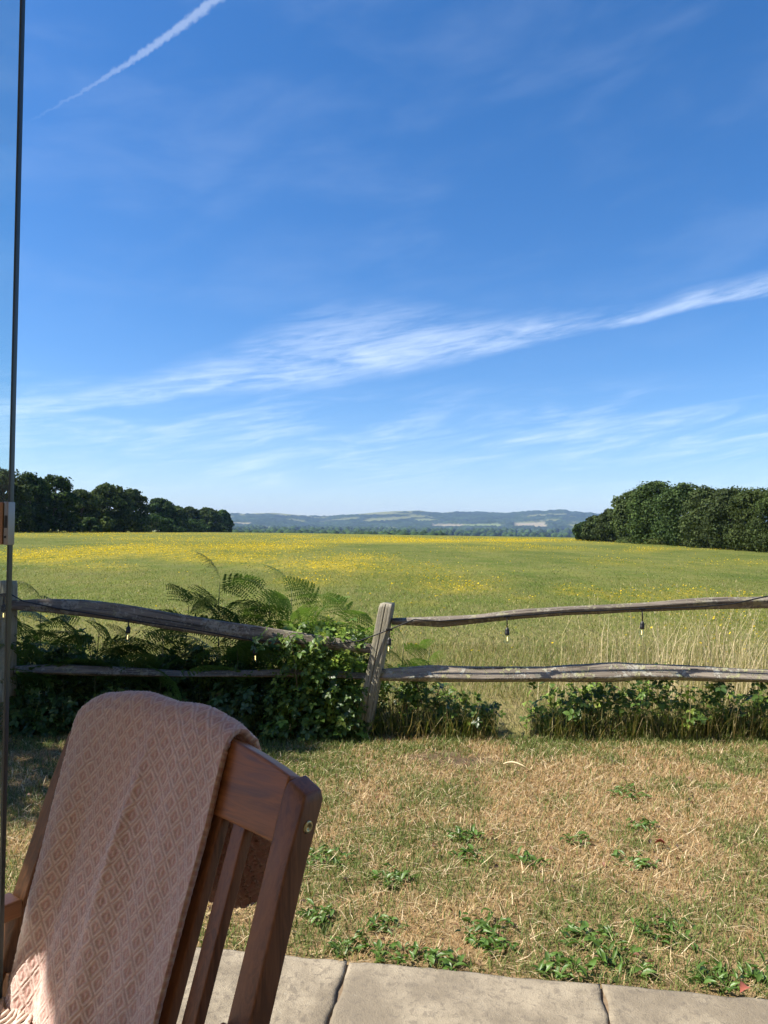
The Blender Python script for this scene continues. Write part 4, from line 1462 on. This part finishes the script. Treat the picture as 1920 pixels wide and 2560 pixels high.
# ------------------------------------------------------------------ tall bleached grass by the right rails
n = 1000
u_ = RNG.random(n)
x = 1.15 + 2.1 * u_ ** 0.6
y = 5.12 + 1.5 * RNG.random(n)
z = H(x, y) - 0.012
ln = (0.30 + 0.62 * RNG.random(n) ** 1.4) * np.interp(x, [0.9, 1.5, 2.2], [0.45, 0.95, 1.15])
tallc = pick([(0.50, 0.41, 0.24), (0.56, 0.47, 0.29), (0.42, 0.34, 0.18), (0.36, 0.32, 0.14)], n)
bv_, bt_, bc_ = blades(x, y, z, ln, 0.0032 + 0.0028 * RNG.random(n), np.abs(RNG.normal(0.0, 0.30, n)), RNG.random(n) * 6.283, RNG.normal(0.30, 0.35, n), tallc)
# seed heads: short plumes near the tips
tips = bv_.reshape(-1, 5, 3)[:, 4]
m_ = RNG.random(n) < 0.45
tp = tips[m_]
k_ = len(tp) * 6
tp6 = np.repeat(tp, 6, 0) - np.stack([RNG.normal(0, 0.003, k_), RNG.normal(0, 0.003, k_), 0.10 * RNG.random(k_)], -1)
sv, st, scol = blades(tp6[:, 0], tp6[:, 1], tp6[:, 2], 0.014 + 0.014 * RNG.random(k_), np.full(k_, 0.0035), 0.15 + 0.5 * RNG.random(k_), RNG.random(k_) * 6.283, np.zeros(k_), pick([(0.58, 0.49, 0.31), (0.52, 0.42, 0.25)], k_))
add_obj('tall_dry_grass', new_mesh('tall_dry_grass', np.concatenate([bv_, sv]), np.concatenate([bt_, st + len(bv_)]), M_GRASS, col=np.concatenate([bc_, scol])), kind='stuff',
        label='tall bleached grass stalks with seed heads behind the right rails', category='grass')
# green and straw tufts along the hedge bottom on both sides
n = 15000
x = -2.9 + 6.0 * RNG.random(n) ** 0.75
y = LAWN_Y + 0.02 + 0.34 * RNG.random(n)
gx = at(1285, 1800, 5.0).x
k_ = (np.abs(x - gx) > 0.10 + 0.08 * RNG.random(n))
x, y = x[k_], y[k_]
n = len(x)
isd = RNG.random(n) < np.where(x > 0, 0.45, 0.15)
col = np.where(isd[:, None], pick(FDRY, n), pick(FGRN, n) * 0.8)
bv_, bt_, bc_ = blades(x, y, H(x, y) - 0.012, 0.05 + 0.32 * RNG.random(n) ** 1.6, 0.003 + 0.003 * RNG.random(n), 0.1 + 0.6 * RNG.random(n), RNG.random(n) * 6.283, RNG.normal(0.4, 0.4, n), col)
add_obj('hedge_bottom_grass', new_mesh('hedge_bottom_grass', bv_, bt_, M_GRASS, col=bc_), kind='stuff', label='longer grass growing along the foot of the fence', category='grass')

# ------------------------------------------------------------------ broad-leaved weeds in the lawn
WL = []
for s_ in range(3):
    v, f = leaflet(1.0, (0.34, 0.42, 0.28)[s_], 0.10, 0.20)
    WL.append(new_mesh('leaf', v * 0.052, f, M_WEED))
weeds = [(811, 2160, 95, 'leafy weed beside the chair back, level with the brass bolt'), (978, 2208, 85, 'weed in the open lawn right of the chair'), (1157, 2100, 60, 'small weed in the middle of the lawn'),
         (1169, 2152, 60, 'small weed just below the middle of the lawn'), (1324, 2164, 60, 'small weed right of the lawn centre'), (1205, 2327, 105, 'large weed clump in the lower middle of the lawn'),
         (878, 2379, 85, 'weed overhanging the first paving joint'), (990, 2399, 100, 'weed along the edge of the middle slab, left end'), (1109, 2419, 80, 'weed along the edge of the middle slab, centre'),
         (1411, 2431, 120, 'big weed clump against the slab edge left of the second joint'), (1475, 2359, 105, 'tall weed clump above the second paving joint'), (1563, 2423, 95, 'weed clump just right of the second paving joint'),
         (1666, 2343, 120, 'large weed clump in the lower right lawn'), (1793, 2463, 95, 'weed on the slab edge near the right corner'), (1905, 2455, 85, 'weed clump cut by the lower right edge'),
         (1578, 1993, 75, 'flat weed in the upper right lawn'), (1594, 2073, 70, 'flat weed below the upper right one'), (1586, 2168, 80, 'weed in the right half of the lawn'),
         (950, 2327, 70, 'weed between chair leg and large middle clump'), (799, 2303, 80, 'weed close beside the chair stile near the slabs'), (1236, 2375, 75, 'weed below the large middle clump'), (1443, 2112, 50, 'tiny weed right of centre in the lawn')]
for i, (px_, py_, size, lab) in enumerate(weeds):
    g = random.Random(700 + i)
    p = on_ground(px_, py_)
    dist = math.hypot(p.x, p.y)
    R_ = size / FPX * dist * 0.5
    t = thing('lawn_weed', lab, 'weed', (p.x, p.y, 0.006), 0.0, 'broad-leaved weeds in the lawn')
    for k_ in range(int(16 + size / 2.6)):
        a = g.uniform(0, 6.283)
        rr_ = R_ * math.sqrt(g.random())
        o = add_obj('leaf', WL[k_ % 3], t)
        o.location = (math.cos(a) * rr_ * 1.25, math.sin(a) * rr_ * 1.1, g.uniform(0.002, 0.022))
        o.rotation_euler = (rad(g.uniform(5, 45)), rad(g.uniform(-25, 25)), g.uniform(0, 6.283))
        s_ = g.uniform(0.40, 0.95)
        o.scale = (s_, s_, s_)

# crumbs of dead leaf and twig caught in the turf
n = 420
x, y = in_view(n, 2.3, LAWN_Y)
k_ = y > patio_edge(x) + 0.02
x, y = x[k_], y[k_]
n = len(x)
lv_, lf2_ = leaflet(1.0, 0.7, 0.25, 0.3)
nr_ = np.stack([RNG.normal(0, 0.5, n), RNG.normal(0, 0.5, n), np.ones(n)], -1)
add_obj('leaf_litter', scatter_mesh('leaf_litter', lv_, lf2_, np.stack([x, y, lawn_z(x, y) + 0.012 + 0.012 * RNG.random(n)], -1), rot_to(nr_, RNG.random(n) * 6.283), 0.010 + 0.016 * RNG.random(n),
                                       pick([(0.16, 0.09, 0.05), (0.28, 0.19, 0.11), (0.10, 0.07, 0.05), (0.24, 0.12, 0.08)], n), M_LEAFCOL), kind='stuff', label='brown crumbs of dead leaf caught in the dry lawn', category='leaf litter')

# fallen things on the grass
m_red = plain('withered_leaf', (0.30, 0.09, 0.06), 0.8)
m_straw = plain('straw', (0.60, 0.50, 0.30), 0.8)
p = on_ground(1664, 2130)
v, f = leaflet(0.045, 0.8, 0.3, 0.3)
o = add_obj('fallen_leaf', new_mesh('fallen_leaf', v, f, m_red), label='curled red-brown fallen leaf lying in the right half of the lawn', category='leaf')
o.location = (p.x, p.y, 0.035)
o.rotation_euler = (0.2, 0.3, 1.2)
p = on_ground(1868, 2500)
o = add_obj('fallen_leaf', new_mesh('fallen_leaf', v * 0.8, f, m_red), label='small brown fallen leaf on the slab edge at lower right', category='leaf')
o.location = (p.x, p.y, 0.040)
o.rotation_euler = (0.1, -0.2, 2.2)
a, b = on_ground(1258, 1925), on_ground(1318, 1936)
pts_ = [a.lerp(b, s_) + Vector((0, 0.03 * math.sin(s_ * 3.1), 0.035 + 0.012 * math.sin(s_ * 3.1))) for s_ in np.linspace(0, 1, 6)]
add_obj('dry_stalk', tube_mesh('dry_stalk', pts_, [0.004, 0.006, 0.007, 0.006, 0.004, 0.001], m_straw, 5), label='pale dry stalk lying on the upper lawn near the bare soil', category='stalk')

# ------------------------------------------------------------------ the slatted wooden garden chair
CH = Vector((-0.363, 1.342, 0.026))
YAW = rad(-37)
TOPZ = 0.966 - 0.026
SEATZ = 0.42
HWID = 0.305
BT = math.tan(rad(20))


def yb(z):
    return -(TOPZ - z) * BT if z > SEATZ else -(TOPZ - SEATZ) * BT + (SEATZ - z) * 0.16


UPV = Vector((0, math.sin(rad(20)), math.cos(rad(20))))
NRV = Vector((0, math.cos(rad(20)), -math.sin(rad(20))))
XV = Vector((1, 0, 0))
chair = thing('garden_chair', 'slatted brown hardwood garden armchair with a pink blanket over its back', 'chair', CH, YAW)
for sg in (-1, 1):
    st_ = []
    for z in (0.0, SEATZ - 0.03, SEATZ + 0.03, TOPZ - 0.10, TOPZ - 0.012, TOPZ + 0.003):
        top_ = z > TOPZ - 0.03
        hx_ = 0.0215
        st_.append(((sg * HWID, yb(min(z, TOPZ)) + (0.0 if not top_ else 0.002), z), (hx_ * (0.80 if z > TOPZ - 0.01 else 1.0), 0, -0.008 * sg * (1 if top_ else 0)), (0, 0.0235 * (0.8 if z > TOPZ - 0.01 else 1.0), 0)))
    add_obj('stile', beam_mesh('stile', st_, M_CHAIR, 0.0042), chair)
    zc = TOPZ - 0.052
    cap = add_obj('bolt_cap', lathe_mesh('bolt_cap', [(0.0095, 0.0), (0.0095, 0.0012), (0.0080, 0.0022), (0.0045, 0.0020), (0.0040, 0.0004)], M_BRASS, 20), chair)
    cap.location = (sg * (HWID + 0.0214), yb(zc) + 0.004, zc)
    cap.rotation_euler = (0, rad(90) * sg, 0)
    # front leg, arm, side rail
    add_obj('front_leg', beam_mesh('front_leg', [((sg * HWID, -0.70, 0.0), (0.0215, 0, 0), (0, 0.0235, 0)), ((sg * HWID, -0.69, 0.625), (0.0215, 0, 0), (0, 0.0235, 0))], M_CHAIR, 0.004), chair)
    za = 0.628
    add_obj('armrest', beam_mesh('armrest', [((sg * HWID, -0.775, za), (0.030, 0, 0), (0, 0, 0.0165)), ((sg * HWID, -0.45, za + 0.004), (0.033, 0, 0), (0, 0, 0.0165)), ((sg * HWID, yb(za) - 0.022, za), (0.024, 0, 0), (0, 0, 0.0165))], M_CHAIR_ARM, 0.005), chair)
    add_obj('seat_rail', beam_mesh('seat_rail', [((sg * (HWID - 0.034), -0.70, SEATZ - 0.045), (0.011, 0, 0), (0, 0, 0.03)), ((sg * (HWID - 0.034), yb(SEATZ) + 0.01, SEATZ - 0.055), (0.011, 0, 0), (0, 0, 0.03))], M_CHAIR, 0.003), chair)


def arch(x_):
    return 1 - (x_ / HWID) ** 2


def crest_top(x_):
    return TOPZ + 0.004 + 0.044 * arch(x_)


st_ = []
for x_ in np.linspace(-HWID + 0.0205, HWID - 0.0205, 15):
    zt_, zb_ = crest_top(x_), TOPZ - 0.085 + 0.014 * arch(x_)
    zc = (zt_ + zb_) / 2
    st_.append(((x_, -(TOPZ - zc) * BT, zc), UPV * ((zt_ - zb_) / 2 / math.cos(rad(20))), NRV * 0.0165))
add_obj('crest_rail', beam_mesh('crest_rail', st_, M_CHAIR_CREST, 0.005), chair, label='arched reddish crest rail')
zl = SEATZ + 0.075
add_obj('lower_back_rail', beam_mesh('lower_back_rail', [((-HWID + 0.0205, yb(zl), zl), UPV * 0.026, NRV * 0.012), ((HWID - 0.0205, yb(zl), zl), UPV * 0.026, NRV * 0.012)], M_CHAIR, 0.003), chair)
for k_ in range(-4, 4):
    x_ = (k_ + 0.5) * 0.057
    z0, z1 = zl + 0.022, TOPZ - 0.070
    add_obj('back_slat', beam_mesh('back_slat', [((x_, yb(z0), z0), (0.0145, 0, 0), NRV * 0.0105), ((x_, yb(z1), z1), (0.0145, 0, 0), NRV * 0.0105)], M_CHAIR, 0.003), chair)
for k_ in range(7):
    y_ = -0.69 + k_ * 0.071
    add_obj('seat_slat', beam_mesh('seat_slat', [((-HWID + 0.024, y_, SEATZ), (0, 0.028, 0), (0, 0, 0.010)), ((HWID - 0.024, y_, SEATZ), (0, 0.028, 0), (0, 0, 0.010))], M_CHAIR, 0.003), chair)
add_obj('front_stretcher', beam_mesh('front_stretcher', [((-HWID + 0.02, -0.70, SEATZ - 0.05), (0, 0.011, 0), (0, 0, 0.03)), ((HWID - 0.02, -0.70, SEATZ - 0.05), (0, 0.011, 0), (0, 0, 0.03))], M_CHAIR, 0.003), chair)

# seat cushion
bm = bmesh.new()
bmesh.ops.create_cube(bm, size=1.0)
for v in bm.verts:
    v.co = Vector((v.co.x * 0.56, v.co.y * 0.46, v.co.z * 0.07))
bmesh.ops.bevel(bm, geom=list(bm.edges), offset=0.030, segments=5, profile=0.6, affect='EDGES')
bmesh.ops.subdivide_edges(bm, edges=[e for e in bm.edges if e.calc_length() > 0.1], cuts=10, use_grid_fill=True)
for v in bm.verts:
    fx_, fy_ = v.co.x / 0.28, v.co.y / 0.23
    v.co.z += (0.016 if v.co.z > 0 else -0.0) * max(0, 1 - fx_ ** 2) * max(0, 1 - fy_ ** 2)
me = bpy.data.meshes.new('seat_cushion')
bm.to_mesh(me)
bm.free()
me.materials.append(M_CREAM)
me.polygons.foreach_set('use_smooth', np.ones(len(me.polygons), dtype=bool))
cush = add_obj('seat_cushion', me, label='cream seat cushion on the garden chair at lower left', category='cushion')
Mch = Matrix.Translation(CH) @ Matrix.Rotation(YAW, 4, 'Z')
cush.matrix_world = Mch @ Matrix.Translation((-0.02, -0.455, SEATZ + 0.045))

# ------------------------------------------------------------------ the pink blanket folded over the chair back
DA, DB = 0.033, 0.041


def weave(U, V):
    """cream lattice height (0..1): double diagonal yarns with a stitch in each diamond"""
    p_ = U / DA + V / DB
    q_ = U / DA - V / DB
    dp = np.abs((p_ % 1.0) - 0.5)
    dq = np.abs((q_ % 1.0) - 0.5)
    mxv = np.maximum(dp, dq)
    line = np.exp(-((mxv - 0.385) / 0.075) ** 2) + 0.25 * np.exp(-((mxv - 0.27) / 0.03) ** 2)
    dot = np.exp(-(((p_ + q_) % 1.0 - 0.0 - np.round((p_ + q_) % 1.0)) / 0.10) ** 2) * np.clip((0.17 - mxv) / 0.05, 0, 1)
    return np.maximum(line, dot * 0.8)


XL, XR = -0.322, 0.142
ns, nv_ = 240, 540
Z_END, Z_BACK = 0.505, 0.655
svals = np.linspace(0, 1, ns)
P = np.zeros((nv_, ns, 3))
UVs = np.zeros((nv_, ns, 2))
for j, s_ in enumerate(svals):
    x0 = XL + (XR - XL) * s_
    za = crest_top(np.clip(x0, -HWID, HWID)) + 0.006 + 0.030 * (1 - s_) ** 0.7 * min(1.0, (s_ / 0.16)) ** 0.8
    path = []
    for z in np.linspace(Z_END, za - 0.012, 60):
        path.append((-(TOPZ - z) * BT - 0.034, z))
    yc, zc, rr_ = -(TOPZ - za) * BT - 0.004, za - 0.012, 0.030
    for a in np.linspace(math.pi, 0, 12)[1:-1]:
        path.append((yc + rr_ * math.cos(a), zc + rr_ * 0.85 * math.sin(a)))
    zbk = Z_BACK + 0.02 * math.sin(s_ * 5 + 1) + 0.055 * s_ ** 8
    for z in np.linspace(za - 0.012, zbk, 40):
        tq = (za - z) / 0.33
        path.append((yc + rr_ + 0.055 * math.sin(min(1, tq) * 2.3) + 0.006, z))
    path = np.array(path)
    dl = np.r_[0, np.cumsum(np.hypot(*np.diff(path, axis=0).T))]
    ll = np.linspace(0, dl[-1], nv_)
    yv, zv = np.interp(ll, dl, path[:, 0]), np.interp(ll, dl, path[:, 1])
    low = np.clip((za - zv) / 0.5, 0, 1)
    front = ll < dl[70]
    xv = np.full(nv_, x0)
    xv = xv + np.where(front, (0.088 * low + 0.05 * np.clip(low - 0.60, 0, 1)) * (1 - s_) ** 2 + low * 0.030 * s_, 0.02 * low * s_ - 0.05 * np.clip(low - 0.45, 0, 1) * s_)
    # soft hanging folds and a crease
    fold = 0.0065 * np.sin(s_ * 13.0 + 1.2 * low) + 0.005 * np.sin(s_ * 29.0 + 3 + 2.0 * low)
    crease = 0.010 * np.exp(-((s_ - 0.60 + 0.10 * low) / 0.025) ** 2) * np.exp(-((low - 0.42) / 0.25) ** 2)
    sgn = np.where(front, -1.0, 1.0)
    yv = yv + sgn * (fold * np.clip(low * 2.0, 0.15, 1) + crease)
    # the far edge slips round the stile
    wrap = np.clip((-0.300 - x0) / 0.04, 0, 1)
    yv = np.where(front, yv + 0.040 * wrap ** 1.3 * (1 - 0.6 * low), yv)
    zv = zv + 0.008 * (fbm(np.full(nv_, s_ * 5), ll * 6, 1.0, 12, 2) - 0.5) * np.exp(-((za + 0.015 - zv) / 0.05) ** 2) * 2 - 0.020 * np.clip((0.06 - s_) / 0.06, 0, 1) * np.exp(-((za + 0.015 - zv) / 0.06) ** 2)
    yv = yv + 0.006 * (fbm(np.full(nv_, s_ * 3.0), ll * 4.0, 1.0, 14, 3) - 0.5) * 2
    P[:, j] = np.stack([xv, yv, zv], -1)
    UVs[:, j, 0] = (XR - XL) * s_
    UVs[:, j, 1] = ll
# yarn relief along the surface normal
warpu = UVs[..., 0] + 0.0065 * (fbm(UVs[..., 0], UVs[..., 1], 34.0, 15, 3) - 0.5) + 0.010 * (fbm(UVs[..., 0], UVs[..., 1], 5.0, 17, 2) - 0.5)
warpv = UVs[..., 1] + 0.0075 * (fbm(UVs[..., 0], UVs[..., 1], 34.0, 16, 3) - 0.5) + 0.06 * (fbm(UVs[..., 0], UVs[..., 1] * 0.4, 5.0, 18, 2) - 0.5)
Wv = weave(warpu, warpv)
gu, gvv = np.gradient(P, axis=1), np.gradient(P, axis=0)
nrm = np.cross(gvv, gu)
nrm /= np.linalg.norm(nrm, axis=2)[..., None] + 1e-9
if nrm[30, ns // 2, 1] > 0:
    nrm = -nrm
edge_f = np.clip(np.minimum(np.arange(ns), ns - 1 - np.arange(ns)) / 12.0, 0, 1)[None, :]
P = P + nrm * ((0.0022 * Wv + 0.0010 * RNG.random(Wv.shape)) * edge_f)[..., None]
cream, pink = np.array([0.82, 0.665, 0.595]), np.array([0.58, 0.315, 0.275])
bc = pink[None, None] * (1 - Wv[..., None]) + cream[None, None] * Wv[..., None]
bc = bc * (0.86 + 0.28 * RNG.random(Wv.shape))[..., None]
ii, jj = np.meshgrid(np.arange(nv_ - 1), np.arange(ns - 1), indexing='ij')
bf = np.stack([ii * ns + jj, ii * ns + jj + 1, (ii + 1) * ns + jj + 1, (ii + 1) * ns + jj], -1).reshape(-1, 4)
m_blank, t_, p_ = mat_new('woven_cotton')
a_ = t_.node('ShaderNodeVertexColor', layer_name='Col')
tcn = t_.node('ShaderNodeTexCoord')
uvb = t_.node('ShaderNodeUVMap', uv_map='UVMap')
nz = t_.m('MULTIPLY', t_.m('ADD', t_.noise(t_.scaled(uvb.outputs[0], (1400.0, 260.0, 1.0)), 1.0, 3.0, 0.7), t_.noise(t_.scaled(uvb.outputs[0], (220.0, 1100.0, 1.0)), 1.0, 3.0, 0.7)), 0.5)
t_.put(p_.inputs['Base Color'], t_.mix(t_.smooth(nz, 0.35, 0.68, 0.0, 0.55), a_.outputs[0], (0.66, 0.51, 0.44)))
p_.inputs['Roughness'].default_value = 0.95
p_.inputs['Specular IOR Level'].default_value = 0.1
p_.inputs['Sheen Weight'].default_value = 0.35
p_.inputs['Sheen Roughness'].default_value = 0.5
t_.put(p_.inputs['Normal'], t_.bump(nz, 0.5, 0.0012))
trb = t_.node('ShaderNodeBsdfTranslucent')
t_.l.new(a_.outputs[0], trb.inputs['Color'])
mxb = t_.node('ShaderNodeMixShader')
mxb.inputs[0].default_value = 0.12
t_.l.new(p_.outputs[0], mxb.inputs[1])
t_.l.new(trb.outputs[0], mxb.inputs[2])
t_.l.new(mxb.outputs[0], t_.n['Material Output'].inputs['Surface'])
me = new_mesh('blanket', P.reshape(-1, 3), bf, m_blank, True, uv=UVs.reshape(-1, 2), col=bc.reshape(-1, 3))
blanket = add_obj('blanket', me, label='dusty pink blanket with cream diamond weave draped over the chair back', category='blanket')
blanket.matrix_world = Mch
sol = blanket.modifiers.new('thickness', 'SOLIDIFY')
sol.thickness = 0.011
sol.offset = -1.0 if True else 1.0
# fuzz: fine fibres standing off the cloth
n = 16000
ri, rj = RNG.integers(0, nv_, n), RNG.integers(0, ns, n)
fp, fn = P[ri, rj], nrm[ri, rj]
dirn = fn + RNG.normal(0, 0.7, (n, 3))
dirn /= np.linalg.norm(dirn, axis=1)[:, None]
sd_ = np.cross(dirn, RNG.normal(size=(n, 3)))
sd_ /= np.linalg.norm(sd_, axis=1)[:, None] + 1e-9
lf2 = (0.002 + 0.004 * RNG.random(n))[:, None]
fv = np.stack([fp - sd_ * 0.00016, fp + sd_ * 0.00016, fp + dirn * lf2], 1).reshape(-1, 3)
ff = np.arange(n * 3).reshape(-1, 3)
add_obj('fuzz', new_mesh('fuzz', fv, ff, m_blank, col=np.repeat(np.tile(np.array([[0.66, 0.50, 0.43]]), (n, 1)), 3, 0)), blanket, kind='stuff')
# fringe of twisted tassels along both ends
tv_, tf_, o_ = [], [], 0
m_fr = plain('fringe_yarn', (0.66, 0.52, 0.44), 0.95)
for row in (0,):
    for j in range(2, ns, 5):
        b = Vector(P[row, j])
        ln_ = 0.052 + 0.02 * random.random()
        pts_ = [b + Vector((0.004 * math.sin(k_ * 1.7 + j), -0.004 - 0.010 * k_ + 0.003 * math.cos(k_ + j), 0.008 - 0.016 * math.sin(min(1.0, k_ / 3.0) * 1.5) * ln_ / 0.06)) for k_ in range(6)]
        tm = tube_mesh('tmp', pts_, [0.0040, 0.0034, 0.0032, 0.0034, 0.0038, 0.0025], None, 5)
        vv_ = np.zeros(len(tm.vertices) * 3, dtype=np.float32)
        tm.vertices.foreach_get('co', vv_)
        vv_ = vv_.reshape(-1, 3)
        for pl_ in tm.polygons:
            tf_.append(tuple(i_ + o_ for i_ in pl_.vertices))
        tv_.append(vv_)
        o_ += len(vv_)
        bpy.data.meshes.remove(tm)
add_obj('fringe', new_mesh('fringe', np.concatenate(tv_), tf_, m_fr, True), blanket, label='cream tassel fringe', kind='stuff')

# ------------------------------------------------------------------ summer haze in the air
bm = bmesh.new()
bmesh.ops.create_cube(bm, size=1.0)
for v in bm.verts:
    v.co = Vector((v.co.x * 18600, (v.co.y) * 18600, -40 + (v.co.z + 0.5) * 340))
me = bpy.data.meshes.new('haze')
bm.to_mesh(me)
bm.free()
m_haze = bpy.data.materials.new('haze_air')
m_haze.use_nodes = True
nt = m_haze.node_tree
nt.nodes.clear()
mo = nt.nodes.new('ShaderNodeOutputMaterial')
pv = nt.nodes.new('ShaderNodeVolumePrincipled')
pv.inputs['Color'].default_value = (0.37, 0.54, 1.0, 1)
pv.inputs['Density'].default_value = 6.6e-5
pv.inputs['Anisotropy'].default_value = 0.0
nt.links.new(pv.outputs[0], mo.inputs['Volume'])
me.materials.append(m_haze)
add_obj('haze', me, kind='stuff', label='thin blue summer haze over meadow and hills', category='haze')
